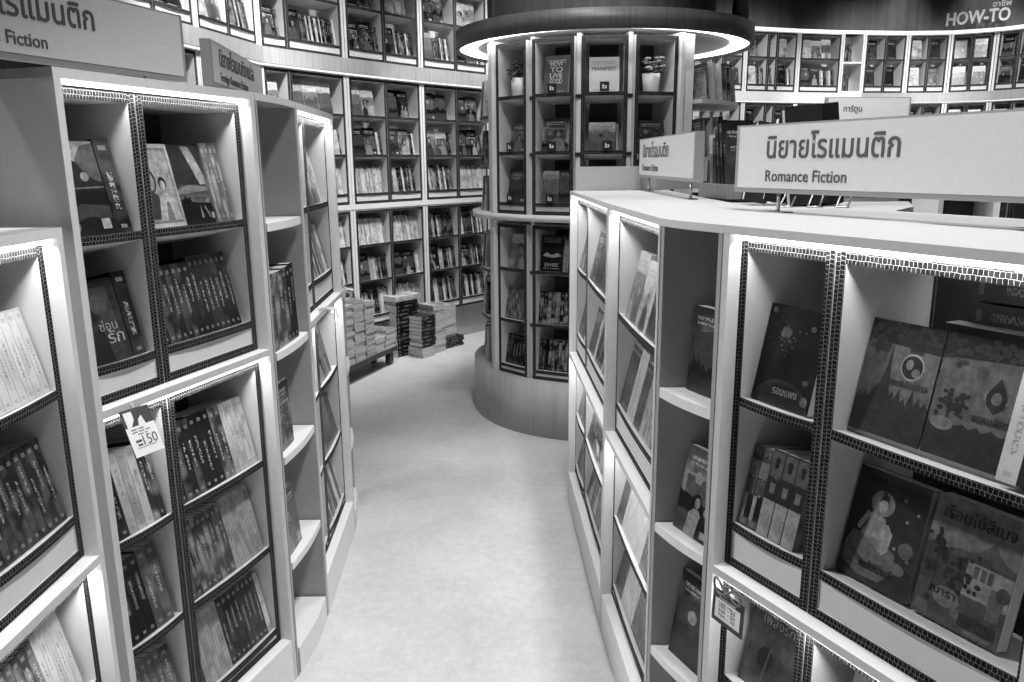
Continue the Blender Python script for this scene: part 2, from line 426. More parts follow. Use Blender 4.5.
def display_case(name, label, A, B, ztop, zmid, upper, lower, up_trays, low_trays, depth=.32, top=True, group=None, led=2.2, bow=.006, back_to=None, W=None):
    """upper/lower: lists of (x0, x1) of the cardboard inserts"""
    W = W or math.hypot(B[0]-A[0], B[1]-A[1]); MC = frame_mat(A, B)
    root = empty(name, MC, label, 'bookcase', group)
    PT = .018; tt = .02
    zin = ztop-tt if top else ztop
    for x0 in (0.0012, W-PT-.0012):
        b = MB(); b.box(x0, x0+PT, 0, depth, 0, zin, 0, front=1); b.build('side_panel', [M['white'], M['edge']], root)
    if top:
        b = MB(); b.box(.0006, W-.0006, 0, depth, zin, ztop, 0, front=1); b.build('top_board', [M['panel'], M['edge']], root)
    b = MB(); b.box(PT+.0015, W-PT-.0015, REC+.02, depth-.012, zmid-.019, zmid, 0, front=0); b.box(PT+.0015, W-PT-.0015, 0, REC+.02, zmid-.019, zmid, 0, front=1); b.build('middle_shelf', [M['white'], M['edge']], root)
    b = MB(); b.box(PT+.0015, W-PT-.0015, 0, depth-.012, 0, .148, 0); b.build('plinth', M['white'], root)
    if back_to is None:
        b = MB(); b.box(PT+.0015, W-PT-.0015, depth-.011, depth, 0, zin, 0); b.build('back_panel', M['panel'], root)
    for zc in (zin, zmid-.019):
        b = MB(); b.box(PT+.003, W-PT-.003, .012, .03, zc-.010, zc-.0005, 0); s_ = b.build('led_strip', M['led'], root)
        area_light('strip_lamp', T(W/2, .021, zc-.0115) @ Rx(22), W-.06, .014, led*W, root)
    boxes = {}
    for part, rng, trays, z0, z1 in (('upper', upper, up_trays, zmid+.001, zin-.014), ('lower', lower, low_trays, .1495, zmid-.034)):
        for i, (x0, x1) in enumerate(rng):
            display_box(root, T(x0, REC, 0), x1-x0, z0, z1, min(.26, depth-REC-.014), trays, back_to=(back_to if part == 'upper' and i == len(rng)-1 else None), bow=bow)
            boxes[(part, i)] = (x0+WALL+.002, x1-WALL-.002)
    return root, MC, boxes
def put(MC, boxes, key, tray_z, items, where, d=.008, alpha=13, group=None):
    a, b = boxes[key]
    fill(MC, a, b, REC+d, tray_z-d*math.tan(R(alpha)), items, where, alpha, group)
# ------------------------------------------------------------------ room
def prism_obj(name, poly, z0, z1, mat, kind='structure', side=None, parent=None):
    b = MB(); b.prism(list(poly), z0, z1, 0, 1 if side else None)
    o = b.build(name, [mat, side] if side else mat, parent)
    if kind: o['kind'] = kind
    return o
prism_obj('floor', [(-3.6, -2.6), (8.2, -2.6), (8.2, 12.2), (-3.6, 12.2)], -.05, 0, M['floor'])
prism_obj('ceiling', [(-3.6, -2.6), (8.2, -2.6), (8.2, 12.2), (-3.6, 12.2)], 4.3, 4.35, M['ceiling'])
prism_obj('wall_left', [(-3.7, -2.6), (-3.6, -2.6), (-3.6, 12.2), (-3.7, 12.2)], 0, 4.3, M['darkwood'])
prism_obj('wall_right', [(8.2, -2.6), (8.3, -2.6), (8.3, 12.2), (8.2, 12.2)], 0, 4.3, M['darkwood'])
prism_obj('wall_front', [(-3.6, -2.7), (8.2, -2.7), (8.2, -2.6), (-3.6, -2.6)], 0, 4.3, M['darkwood'])
prism_obj('wall_rear', [(-3.6, 12.2), (8.2, 12.2), (8.2, 12.3), (-3.6, 12.3)], 0, 4.3, M['darkwood'])

# ------------------------------------------------------------------ left row of bookcases
LN, LW = (.018, .252), (.254, .640)
A, B = (-.925, .9), (-.925, 1.652)
r, MC, bx = display_case('display_bookcase', 'low white bookcase beside the tall one, lit strip under its top edge', A, B, 1.526, .80,
    [(.018, .37), (.372, .734)], [(.018, .37), (.372, .734)], [1.19, .905], [.50, .22], led=2.6)
w = 'low left bookcase'
put(MC, bx, ('upper', 1), 1.19, [('_', .035)]+[('S', .024, .185, (.42, .15), {'style': .35}) for _ in range(11)], 'top tray of '+w+' upper box')
put(MC, bx, ('upper', 1), .905, series(13, .0225, .19, .025, .22, .9), 'bottom tray of '+w+' upper box')
put(MC, bx, ('lower', 1), .50, spines(.09, 'dark')+series(5, .022, .19, .10, .3)+series(5, .019, .2, .4, .2, .4), 'top tray of '+w+' lower box')
put(MC, bx, ('upper', 0), 1.19, spines(.30, ('mid', 'pale')), 'top tray of '+w+' near box')
put(MC, bx, ('upper', 0), .905, spines(.30, 'dark'), 'bottom tray of '+w+' near box')

def art_hill(o, w_, h_): art(o, w_, h_, [(.42, [(0, .55), (1, .5), (1, 1), (0, 1)]), (.12, [(.5, .8), (.7, .95), (1, .98), (1, .5), (.6, .6)]), (.03, [(0, .5), (.2, .62), (.4, .8), (.52, .78), (.7, .62), (1, .55), (1, .3), (0, .3)]), (.3, circ(.62, .62, .09, .05)), (.22, [(0, .49), (1, .5), (1, .515), (0, .505)]), (.02, [(0, 0), (1, 0), (1, .48), (0, .48)]), (.06, [(0, .12), (.5, .2), (1, .16), (1, .3), (.4, .34), (0, .26)]), (.5, [(.72, .06), (.92, .06), (.92, .17), (.72, .17)]), (.25, circ(.12, .1, .1, .06))])
def art_couple(o, w_, h_): art(o, w_, h_, [(.22, rect(.06, .05, .94, .95)), (.34, rect(.1, .08, .9, .92)), (.03, circ(.24, .56, .2, .15)), (.3, circ(.26, .55, .13, .11)), (.06, [(0, .1), (.02, .42), (.2, .46), (.42, .38), (.4, .1)]), (.02, circ(.6, .52, .11, .085)), (.45, circ(.6, .5, .075, .062)), (.5, [(.3, .08), (.42, .34), (.54, .41), (.68, .41), (.8, .34), (.92, .08)]), (.2, [(.5, .08), (.58, .3), (.66, .3), (.72, .08)])])
def art_sunset(o, w_, h_): art(o, w_, h_, [(.04, rect(0, .5, 1, 1)), (.4, [(.45, .98), (.72, .98), (1, .62), (1, .5), (.8, .5)]), (.22, [(0, .44), (.4, .5), (1, .47), (1, .42), (.5, .40), (0, .38)]), (.12, [(.1, .36), (.6, .39), (1, .36), (1, .33), (.5, .34), (0, .32)]), (.015, [(0, 0), (0, .3), (.15, .32), (.2, .38), (.26, .32), (.34, .36), (.4, .28), (1, .26), (1, 0)]), (.3, [(.58, .08), (.62, .24), (.66, .08)]), (.25, [(.74, .22), (.78, .23), (.9, .08), (.84, .08)]), (.4, rect(.93, .06, 1, .14))])
def art_script(o, w_, h_): art(o, w_, h_, [(.05, [(.1, .1), (.9, .1), (.8, .9), (.2, .9)]), (.015, circ(.3, .62, .22, .16)), (.09, circ(.55, .7, .2, .12)), (.012, [(.15, 0), (.3, .4), (.5, .42), (.6, 0)])], [('\u0e0b\u0e48\u0e2d\u0e19', .42, .38, .4, .03, .4), ('\u0e23\u0e31\u0e01', .55, .22, .36, .04, .5)])
A, B = (-.9215, 1.6845), (-.714, 2.319)
r, MC, bx = display_case('display_bookcase', 'tall white bookcase in front, two novels boxes above a price tag of 150', A, B, 1.845, 1.113,
    [LN, LW], [LN, LW], [1.498, 1.204], [.772, .488, .203], led=1.8)
TALL = MC.copy(); w = 'tall left bookcase'
put(MC, bx, ('upper', 0), 1.498, [('F', .122, .212, (.03, .3), {'t': .022, 'style': -.6, 'decals': art_hill, 'label': 'dark novel with pale sky cover, top tray, upper narrow box, tall left bookcase'}), ('S', .046, .218, (.018, .2), {'label': 'thick dark spine beside the pale sky novel, upper narrow box, tall left bookcase'})], w)
put(MC, bx, ('upper', 1), 1.498, [('F', .122, .21, (.32, .09), {'t': .02, 'style': .5, 'decals': art_couple, 'label': 'pale novel with couple on cover, top tray, upper wide box, tall left bookcase'}),
    ('F', .118, .21, (.03, .3), {'t': .03, 'd': .006, 'style': -.5, 'decals': art_sunset, 'label': 'dark novel with sunset scene, top tray, upper wide box, tall left bookcase'})]+series(4, .0165, .215, .2, .45, .6), 'top tray, upper wide box, '+w)
put(MC, bx, ('upper', 0), 1.204, [('F', .128, .195, (.03, .12), {'t': .02, 'style': -.4, 'decals': art_script, 'label': 'dark glossy novel with pale script title, bottom tray, upper narrow box, tall left bookcase'}), ('S', .04, .205, (.02, .15), {'label': 'thick dark spine beside the pale title novel, upper narrow box, tall left bookcase'})], w)
put(MC, bx, ('upper', 1), 1.204, series(7, .021, .2, .02, .25, .7)+series(7, .021, .212, .025, .12, .6), 'bottom tray, upper wide box, '+w)
put(MC, bx, ('lower', 0), .772, series(2, .026, .205, .03, .06, .4)+series(3, .026, .205, .33, .2, .7)+series(2, .02, .215, .04, .5, .6), 'top tray, lower narrow box, '+w)
put(MC, bx, ('lower', 1), .772, [('S', .024, .21, (.02, .35), {'style': s_}) for s_ in (.9, .5, .3, .3)]+series(3, .026, .215, .015, .05, .3)+series(2, .022, .21, .06, .4, .6)+series(5, .019, .21, .36, .2, .7), 'top tray, lower wide box, '+w)
put(MC, bx, ('lower', 0), .488, series(4, .025, .21, .02, .08, .4)+series(3, .03, .215, .16, .3, .5), 'middle tray, lower narrow box, '+w)
put(MC, bx, ('lower', 1), .488, series(2, .022, .20, .04, .3, .7)+series(7, .0195, .21, .14, .35, .8)+series(7, .021, .215, .28, .12, .7), 'middle tray, lower wide box, '+w)
put(MC, bx, ('lower', 0), .203, series(2, .022, .205, .05, .3)+series(4, .022, .205, .25, .08, .5)+series(1, .03, .2, .12, .3), 'bottom tray, lower narrow box, '+w)
put(MC, bx, ('lower', 1), .203, series(1, .024, .20, .04, .1)+series(5, .021, .21, .3, .1, .7)+series(4, .022, .21, .03, .15, .7)+series(4, .02, .21, .08, .2, .6)+series(1, .02, .2, .45, .2), 'bottom tray, lower wide box, '+w)

def corner_shelf(name, label, A, B, Ab, Bb, ztop, shelves, top=True, bow=.02, floor_z=.09, z0=0):
    """an open unit between two straight ones: bowed shelves. world coordinates"""
    o = Vector((A[0], A[1], 0)); L = lambda p: (p[0]-o.x, p[1]-o.y)
    a, b, ab, bb = map(lambda p: Vector(L(p)), (A, B, Ab, Bb))
    root = empty(name, Matrix.Translation(o), label, 'shelf unit')
    ch = (b-a); out = Vector((ch.y, -ch.x)).normalized()
    def bowpts(i0=0.0, i1=1.0, k=0.0, n=8): return [tuple(a+ch*(i0+(i1-i0)*i/n)+out*(bow*math.sin(math.pi*(i0+(i1-i0)*i/n))-k)) for i in range(n+1)]
    zin = ztop-.02 if top else ztop
    for p, q, nm in ((a, ab, 1), (b, bb, -1)):
        d = (q-p).normalized(); s = ch.normalized()*.014*nm
        m = MB(); m.prism([tuple(p+s*.1), tuple(p+s), tuple(q+s), tuple(q+s*.1)], z0, zin, 0, 0); m.build('side_panel', M['panel'], root)
    s = ch.normalized()*.0145
    def slab(nm, za, zb, mat, k, side=M['edge']):
        pts = bowpts(.065, .935, k); m = MB(); m.prism(pts+[tuple(bb-s), tuple(ab+s)], za, zb, 0, 1); m.build(nm, [mat, side], root)
    for z in shelves: slab('shelf', z-.024, z, M['white'], .002, M['white'])
    slab('plinth', z0, floor_z, M['white'], 0, M['white'])
    if top:
        pts = bowpts(.0, 1.0, 0); m = MB(); m.prism(pts+[tuple(bb), tuple(ab)], zin, ztop, 0, 1); m.build('top_board', [M['panel'], M['edge']], root)
    d1 = (ab-a).normalized()*.008; d2 = (bb-b).normalized()*.008
    m = MB(); m.prism([tuple(ab+s), tuple(bb-s), tuple(bb-s-d2), tuple(ab+s-d1)], z0, zin, 0); m.build('back_panel', M['panel'], root)
    return root
LA, LB_ = (-.7135, 2.3205), (-.6965, 2.688)
corner_shelf('open_corner_shelf', 'curved open shelf unit between the two tall bookcases of the left row', LA, LB_, (-.998, 2.413), (-.996, 2.677), 1.845, [1.48, 1.09, .755, .395], bow=.012)
MC = frame_mat(LA, LB_); w = 'open curved shelf unit of left row'
fill(MC, .03, .36, .006, 1.091, [('S', .042, .235, (.14, .36), {'style': .9})]*3+[('S', .036, .24, (.10, .3), {'style': .8}), ('S', .036, .24, (.02, .05)), ('S', .034, .245, (.018, .05))], 'second shelf, '+w, alpha=2)
fill(MC, .035, .25, .02, .756, [('F', .15, .215, (.02, .3), {'t': .03, 'label': 'dark novel with figure, cover out on third shelf of the curved shelf unit'})], w, alpha=3)
fill(MC, .045, .25, .02, .396, [('F', .15, .21, (.06, .35), {'t': .02, 'label': 'grey patterned novel, cover out on fourth shelf of the curved shelf unit'})], w, alpha=6)
fill(MC, .03, .2, .06, .091, [('F', .14, .20, (.2, .04), {'t': .02, 'label': 'grey novel, cover out on lowest shelf of the curved shelf unit'})], w, alpha=6)
fill(MC, .02, .2, .12, 1.481, [('F', .135, .22, (.015, .03), {'t': .03, 'label': 'dark novel leaning on topmost shelf of the curved shelf unit'})], w, alpha=10)

LN2, LW2 = (.018, .262), (.264, .682)
A, B = (-.696, 2.691), (-.728, 3.391)
r, MC, bx = display_case('display_bookcase', 'far tall bookcase of left row, seen edge on behind the curved shelf unit', A, B, 1.845, 1.113,
    [LN2, LW2], [LN2, LW2], [1.498, 1.22], [.80, .50, .203], led=2.2)
LCM = MC.copy(); w = 'far tall left bookcase'
for key, nm in ((('upper', 0), 'upper narrow box'), (('upper', 1), 'upper wide box')):
    a, b = bx[key]
    put(MC, bx, key, 1.498, faces(b-a-.05, ('pale' if key[1] else 'mid'), .21)[:2]+spines(.04, 'pale'), 'top tray, %s, %s' % (nm, w))
    put(MC, bx, key, 1.22, spines(b-a, ('pale', 'mid')), 'bottom tray, %s, %s' % (nm, w))
for key, nm in ((('lower', 0), 'lower narrow box'), (('lower', 1), 'lower wide box')):
    a, b = bx[key]
    put(MC, bx, key, .80, faces(b-a, ('mid' if key[1] else 'dark'), .21), 'top tray, %s, %s' % (nm, w))
    put(MC, bx, key, .50, faces(b-a-.1, 'any', .2)+spines(.1, 'mid'), 'middle tray, %s, %s' % (nm, w))
    put(MC, bx, key, .203, spines(b-a, 'any'), 'bottom tray, %s, %s' % (nm, w))
corner_shelf('open_corner_shelf', 'narrow low curved shelf unit at the far end of the left row', (-.729, 3.394), (-.785, 3.70), (-1.03, 3.38), (-1.03, 3.53), 1.095, [.755, .40], bow=.012)

# ------------------------------------------------------------------ right counter
RAW = 1.152
A, B = (.274, 3.738), (.311, 2.5875)
r, MC, bx = display_case('display_bookcase', 'farthest white bookcase under the counter, beside the round fixture', A, B, 1.50, .758,
    [(.018, .38), (.384, 1.134)], [(.018, .38), (.384, 1.134)], [1.17, .865], [.46, .20], top=False, led=2.0)
w = 'farthest counter bookcase'
for key, nm in ((('upper', 0), 'upper narrow box'), (('upper', 1), 'upper wide box')):
    a, b = bx[key]; k = b-a
    put(MC, bx, key, 1.17, faces(k-.1, 'mid', .2)+spines(.08, 'any'), 'top tray, %s, %s' % (nm, w))
    put(MC, bx, key, .865, faces(.15, 'mid')+spines(k-.16, 'any'), 'bottom tray, %s, %s' % (nm, w))
for key, nm in ((('lower', 0), 'lower narrow box'), (('lower', 1), 'lower wide box')):
    a, b = bx[key]; k = b-a
    put(MC, bx, key, .46, faces(k, 'any', .2), 'top tray, %s, %s' % (nm, w))
    put(MC, bx, key, .20, faces(k, 'any', .2), 'bottom tray, %s, %s' % (nm, w))
A, B = (.3112, 2.5845), (.352, 1.888)
r, MC, bx = display_case('display_bookcase', 'middle white bookcase under the counter, tall novels in one wide box', A, B, 1.50, .758,
    [(.018, .68)], [(.018, .68)], [1.17, .865], [.46, .20], top=False, led=2.0)
w = 'middle counter bookcase'; k = bx[('upper', 0)][1]-bx[('upper', 0)][0]
put(MC, bx, ('upper', 0), 1.17, [('_', .06), ('F', .14, .215, (.3, .06), {'t': .03}), ('F', .14, .20, (.35, .1), {'t': .03}), ('F', .14, .195, (.12, .3), {'t': .03})]+spines(.08, 'any'), 'top tray, upper box, '+w)
put(MC, bx, ('upper', 0), .865, series(6, .019, .21, .05, .25)+series(5, .018, .22, .4, .2, .4)+series(4, .02, .2, .07, .2)+series(7, .02, .2, .3, .1), 'bottom tray, upper box, '+w)
put(MC, bx, ('lower', 0), .46, series(4, .02, .21, .07, .2)+series(14, .018, .215, .42, .2, .4)+series(8, .02, .2, .25, .1), 'top tray, lower box, '+w)
put(MC, bx, ('lower', 0), .20, series(5, .02, .2, .06, .2)+series(8, .019, .2, .4, .2, .4)+series(12, .02, .2, .1, .25), 'bottom tray, lower box, '+w)
RCA, RCB = (.353, 1.885), (.4445, 1.678)
corner_shelf('open_corner_shelf', 'curved open shelf unit in the counter between middle and near bookcases', RCA, RCB, (.665, 1.904), (.708, 1.814), 1.50, [1.11, .755, .405], top=False, bow=.008)
MC = frame_mat(RCA, RCB); w = 'curved counter shelf'
fill(MC, .055, .23, .05, 1.111, [('F', .11, .205, (.06, .35), {'t': .03, 'label': 'dark patterned novel on the top shelf of the curved counter shelf unit'})], w, alpha=5)
fill(MC, .05, .23, .03, .756, [('F', .14, .215, (.16, .4), {'t': .02, 'label': 'grey novel with pale dot figure, middle shelf of the curved counter shelf unit'})], w, alpha=12)
fill(MC, .05, .23, .03, .406, [('F', .14, .225, (.02, .4), {'t': .02, 'style': 1.0, 'label': 'dark novel with pale spots, lower shelf of the curved counter shelf unit'})], w, alpha=10)

A = (.445, 1.676); L_ = .71; B = (.445+L_*.4612, 1.676-L_*.8873)
r, MC, bx = display_case('display_bookcase', 'nearest white bookcase under the counter, large novels shown cover out', A, B, 1.50, .749,
    [(.018, .262), (.264, .692)], [(.018, .262), (.264, .692)], [1.15, .858], [.47, .19], top=False, led=1.7, back_to=.048)
NEAR = MC.copy(); w = 'nearest counter bookcase'
def decal(parent_fn): return parent_fn
def art(o, w_, h_, polys, texts=()):
    """thin printed shapes on the front cover: polys = [(tone, [(u, v), ...])]; texts = [(body, u, v, width, size, tone)]"""
    m = MB(); ms = []
    for i, (tn, pts) in enumerate(polys):
        mt = print_mat(tn)
        if mt not in ms: ms.append(mt)
        y = -.0003-.000012*i; mi = ms.index(mt)
        pts = [(min(max(u, 0), 1)*w_, min(max(v, 0), 1)*h_) for u, v in pts]
        a = sum(pts[j][0]*pts[(j+1) % len(pts)][1]-pts[(j+1) % len(pts)][0]*pts[j][1] for j in range(len(pts)))
        if a < 0: pts = pts[::-1]
        m.face([(x, y, z) for x, z in pts], mi)
    if polys:
        ob = bpy.data.objects.new('cover_print', m.mesh('cover_print', ms, False)); COL.objects.link(ob); ob.parent = o
    for body, u, v, wd, size, tn in texts:
        text_mesh('title_lettering', body, size, .0002, print_mat(tn*1.3), o, T(u*w_, -.0022, v*h_) @ TXT, wd*w_ if wd else None)
def art_scene(o, w_, h_, ink, seed):
    r = random.Random(seed); base, sec = ink[0], ink[1]
    dk = base < .2; P = []
    lite = r.uniform(.25, .5) if dk else r.uniform(.04, .1); mid = r.uniform(.05, .14) if dk else r.uniform(.15, .3); deep = .015 if dk else r.uniform(.08, .2)
    kind = r.choice('hfhpm')
    hz = r.uniform(.28, .5); top = r.uniform(.66, .78)
    if kind in 'hf': P.append((mid, [(0, hz*.8), (1, hz*.8), (1, top), (.7, top+.03), (.3, top-.02), (0, top)]))
    if kind == 'm': P.append((lite, [(.07, .05), (.93, .05), (.93, .7), (.07, .7)])); P.append((mid, [(.11, .08), (.89, .08), (.89, .67), (.11, .67)]))
    if r.random() < .6: P.append((lite, circ(r.uniform(.25, .75), r.uniform(.5, .68), r.uniform(.07, .14), r.uniform(.05, .09))))
    if kind in 'hm':
        n = 12; ys = [hz+r.uniform(-.09, .09) for _ in range(n+1)]
        P.append((deep, [(0, 0)]+[(i/n, ys[i]) for i in range(n+1)]+[(1, 0)]))
        P.append((mid*.6, [(0, 0)]+[(i/n, ys[i]*.55+.02*r.random()) for i in range(n+1)]+[(1, 0)]))
    if kind in 'fpm':
        for k in range(r.choice((1, 2))):
            cx = r.uniform(.3, .7) if k == 0 else r.choice((.25, .75)); s = r.uniform(.8, 1.25)*(1 if k == 0 else .75); b0 = r.uniform(.02, .12)
            P.append((r.choice((lite, deep, mid*1.6)), [(cx-.26*s, b0-.1), (cx-.2*s, b0+.22*s), (cx-.07*s, b0+.30*s), (cx+.07*s, b0+.30*s), (cx+.2*s, b0+.22*s), (cx+.27*s, b0-.1)]))
            P.append((.01, circ(cx, b0+.40*s, .125*s, .105*s))); P.append((lite if dk else .4, circ(cx+.01, b0+.385*s, .082*s, .075*s)))
    if kind == 'p' or r.random() < .35: P += leaves([(r.random(), r.uniform(.0, .75)) for _ in range(r.randint(8, 26))], .03, .02, r.choice((lite, mid, deep)))
    if r.random() < .3: P.append((.5, [(.72, .04), (.9, .04), (.9, .12), (.72, .12)]))
    art(o, w_, h_, P)
def art_spine(o, t_, h_, polys):
    m = MB(); ms = []
    for i, (tn, pts) in enumerate(polys):
        mt = print_mat(tn)
        if mt not in ms: ms.append(mt)
        x = -.0003-.00002*i
        m.face([(x, y*t_, z*h_) for y, z in pts][::-1], ms.index(mt))
    m.build('spine_print', ms, o)
def rect(a, b_, c, d): return [(a, b_), (c, b_), (c, d), (a, d)]
def circ(cx, cy, rx, ry, n=20): return [(cx+rx*math.cos(2*math.pi*i/n), cy+ry*math.sin(2*math.pi*i/n)) for i in range(n)]
def leaves(pts, rx, ry, tn): return [(tn, circ(x, y, rx*random.uniform(.8, 1.3), ry*random.uniform(.8, 1.3), 7)) for x, y in pts]
def spire(x, b, hw, t): return [(x-hw, b), (x-hw*.55, b+(t-b)*.35), (x-hw*.22, b+(t-b)*.6), (x, t), (x+hw*.22, b+(t-b)*.6), (x+hw*.55, b+(t-b)*.35), (x+hw, b)]
def art_palace(o, w_, h_):
    sil = [(0, 0), (0, .28), (.06, .36), (.08, .30), (.13, .37), (.16, .31), (.22, .38), (.30, .46), (.34, .60), (.37, .80), (.40, .60), (.43, .44), (.46, .36), (.5, .42), (.53, .34), (.58, .45), (.62, .33), (.67, .37), (.7, .31), (.76, .47), (.8, .33), (.86, .41), (.9, .33), (.95, .38), (1, .33), (1, 0)]
    fol = [(random.uniform(.0, .3), random.uniform(.72, .97)) for _ in range(26)]+[(random.uniform(.35, 1), random.uniform(.86, .98)) for _ in range(26)]
    art(o, w_, h_, [(.16, [(0, .2), (1, .2), (1, .78), (0, .82)]), (.035, sil)]+leaves(fol, .04, .025, .05)+[(.4, circ(.68, .64, .155, .115)), (.03, circ(.68, .64, .14, .10)), (.22, circ(.64, .66, .05, .045)), (.2, circ(.74, .6, .055, .04)), (.05, [(.6, .76), (.78, .76), (.78, .80), (.6, .80)])],
        [('\u0e1a\u0e38\u0e1e\u0e40\u0e1e\u0e2a\u0e31\u0e19\u0e19\u0e34\u0e27\u0e32\u0e2a', .42, .46, .52, .02, .03)])
def art_grove(o, w_, h_):
    sil = [(0, 0), (0, .26), (.1, .27), (.3, .27), (.42, .30), (.5, .27), (.58, .31), (.64, .27), (.74, .31), (.85, .28), (1, .30), (1, 0)]
    tree = [(random.gauss(.22, .10), random.gauss(.46, .05)) for _ in range(34)]
    fol = [(random.uniform(0, .3), random.uniform(.75, .97)) for _ in range(16)]+[(random.uniform(.3, 1), random.uniform(.86, .98)) for _ in range(26)]
    art(o, w_, h_, [(.13, [(0, .2), (1, .2), (1, .85), (0, .8)]), (.03, sil), (.05, [(.2, .26), (.24, .26), (.24, .48), (.2, .48)]), (.2, circ(.17, .27, .14, .055))]+leaves(tree, .035, .02, .03)+leaves(fol, .04, .025, .05)+[(.2, circ(.72, .56, .15, .06)), (.03, [(.72-.1, .5), (.72-.12, .58), (.72, .72), (.84, .58), (.82, .5), (.72, .44)]), (.14, circ(.72, .56, .06, .05)), (.09, circ(.5, .73, .06, .055))],
        [('\u0e1e\u0e23\u0e2b\u0e21\u0e25\u0e34\u0e02\u0e34\u0e15', .5, .35, .42, .02, .03)])
def art_seated(o, w_, h_):
    art(o, w_, h_, [(.03, [(0, 0), (1, 0), (1, .2), (0, .25)]), (.035, [(.55, .3), (1, .25), (1, .6), (.8, .7), (.6, .5)]),
        (.17, [(.04, .12), (.3, .05), (.6, .06), (.78, .2), (.72, .36), (.5, .4), (.1, .42), (.03, .3)]), (.07, [(.12, .22), (.36, .12), (.6, .18), (.62, .22), (.36, .18), (.14, .27)]), (.26, circ(.42, .73, .165, .115)), (.32, [(.30, .64), (.40, .62), (.50, .61), (.56, .5), (.60, .42), (.57, .30), (.46, .33), (.40, .36), (.25, .40), (.2, .42), (.27, .52)]),
        (.42, [(.36, .42), (.44, .56), (.56, .57), (.64, .5), (.62, .34), (.55, .3), (.5, .42)]), (.38, [(.3, .62), (.2, .45), (.16, .44), (.14, .47), (.24, .63)]), (.45, circ(.43, .71, .062, .06)), (.02, [(.36, .73), (.38, .79), (.43, .83), (.49, .8), (.51, .73), (.47, .76), (.4, .76)]), (.02, circ(.42, .835, .03, .025))]
        +leaves([(.78, .66), (.7, .83), (.9, .75), (.84, .4), (.9, .34), (.7, .4)], .025, .016, .3)+[(.16, circ(.85, .42, .1, .07)), (.2, circ(.8, .24, .1, .05))],
        [('\u0e01\u0e23\u0e23\u0e21\u0e01\u0e23-\u0e40\u0e17\u0e1e\u0e18\u0e34\u0e14\u0e32', .12, .88, .82, .026, .012), ('\u0e41\u0e21\u0e48\u0e2d\u0e19\u0e07\u0e04\u0e4c', .3, .13, .45, .022, .012)])
def art_house(o, w_, h_):
    win = []
    for x in (.58, .66, .74):
        win.append((.12, [(x, .45), (x+.055, .45), (x+.055, .55), (x, .55)]))
    pal = [(random.gauss(.16, .07), random.gauss(.64, .07)) for _ in range(22)]+[(random.gauss(.38, .16), random.gauss(.42, .07)) for _ in range(46)]
    fence = [(.03, [(.55+.032*i, .06), (.562+.032*i, .06), (.562+.032*i, .16), (.55+.032*i, .16)]) for i in range(13)]
    art(o, w_, h_, [(.2, [(0, .6), (1, .6), (1, 1), (0, 1)]), (.09, [(0, .0), (1, 0), (1, .3), (0, .3)]), (.1, [(.3, .62), (.55, .64), (.72, .76), (.9, .64), (1, .62), (1, .56), (.3, .56)]), (.07, [(.44, .575), (1, .555), (1, .575), (.44, .6)]), (.3, [(.5, .3), (1, .3), (1, .56), (.5, .57)])]+win
        +[(.05, [(.14, .2), (.17, .2), (.18, .66), (.15, .66)])]+leaves(pal, .03, .018, .03)+[(.2, circ(.36, .22, .16, .08)), (.15, [(.8, .2), (.95, .2), (.95, .44), (.8, .44)]), (.07, circ(.93, .42, .07, .06)), (.15, [(.04, .04), (.2, .03), (.2, .12), (.04, .13)]), (.2, [(.62, .02), (.92, .02), (.92, .055), (.62, .055)]), (.17, circ(.5, .13, .06, .04))]+fence,
        [('\u0e40\u0e23\u0e37\u0e2d\u0e19\u0e44\u0e21\u0e49\u0e2a\u0e35\u0e40\u0e1a\u0e08', .12, .83, .8, .03, .012), ('\u0e13\u0e32\u0e23\u0e32', .16, .22, .3, .02, .012)])
def art_night(o, w_, h_):
    dots = [(random.gauss(.36, .14), random.gauss(.68, .1)) for _ in range(40)]
    art(o, w_, h_, leaves(dots, .012, .009, .09)+[(.16, circ(.33, .72, .05, .035)), (.09, circ(.38, .74, .09, .05, 9)), (.14, circ(.1, .94, .045, .03)), (.09, circ(.8, .82, .045, .03)), (.04, circ(.5, .0, .49, .27, 30)[0:16]), (.016, circ(.5, -.03, .47, .27, 30)[0:16]), (.16, circ(.9, .12, .06, .05)), (.1, circ(.86, .3, .05, .025))],
        [('\u0e23\u0e2d\u0e21\u0e41\u0e1e\u0e07', .36, .12, .42, .024, .3)])
def art_flower(o, w_, h_):
    pet = [(.05, circ(.42+.2*math.cos(t), .38+.16*math.sin(t), .16, .13, 12)) for t in (0, 1, 2, 3, 4, 5)]
    art(o, w_, h_, [(.09, [(0, 0), (1, 0), (1, 1), (0, 1)])]+pet+[(.02, circ(.42, .38, .16, .13)), (.1, [(.4, .1), (.44, .1), (.5, .5), (.47, .5)])], [('\u0e40\u0e1e\u0e25\u0e34\u0e07\u0e23\u0e31\u0e01', .25, .76, .6, .03, .6)])
K = dict(keep=True)
def sp_a(o, w_, h_): art_spine(o, .026, h_, [(.22, rect(.04, .62, .96, .82)), (.1, rect(.04, .42, .96, .6)), (.015, rect(.02, .13, .6, .4)), (.42, rect(.6, .1, .98, .4)), (.02, circ(.5, .9, .16, .025)), (.18, rect(.05, .02, .95, .1))])
def sp_b(o, w_, h_): art_spine(o, .034, h_, [(.40, rect(.02, .0, .98, .42)), (.03, rect(.02, .42, .98, .68)), (.12, rect(.02, .7, .98, .98)), (.01, circ(.5, .88, .2, .04)), (.01, circ(.5, .82, .16, .03)), (.2, rect(.3, .5, .7, .62))])
put(MC, bx, ('upper', 0), 1.15, [('F', .156, .212, (.012, .04), dict(t=.03, style=-.6, d=.02, decals=art_night, label='dark night sky novel, top tray, upper narrow box, nearest counter bookcase', **K))], w)
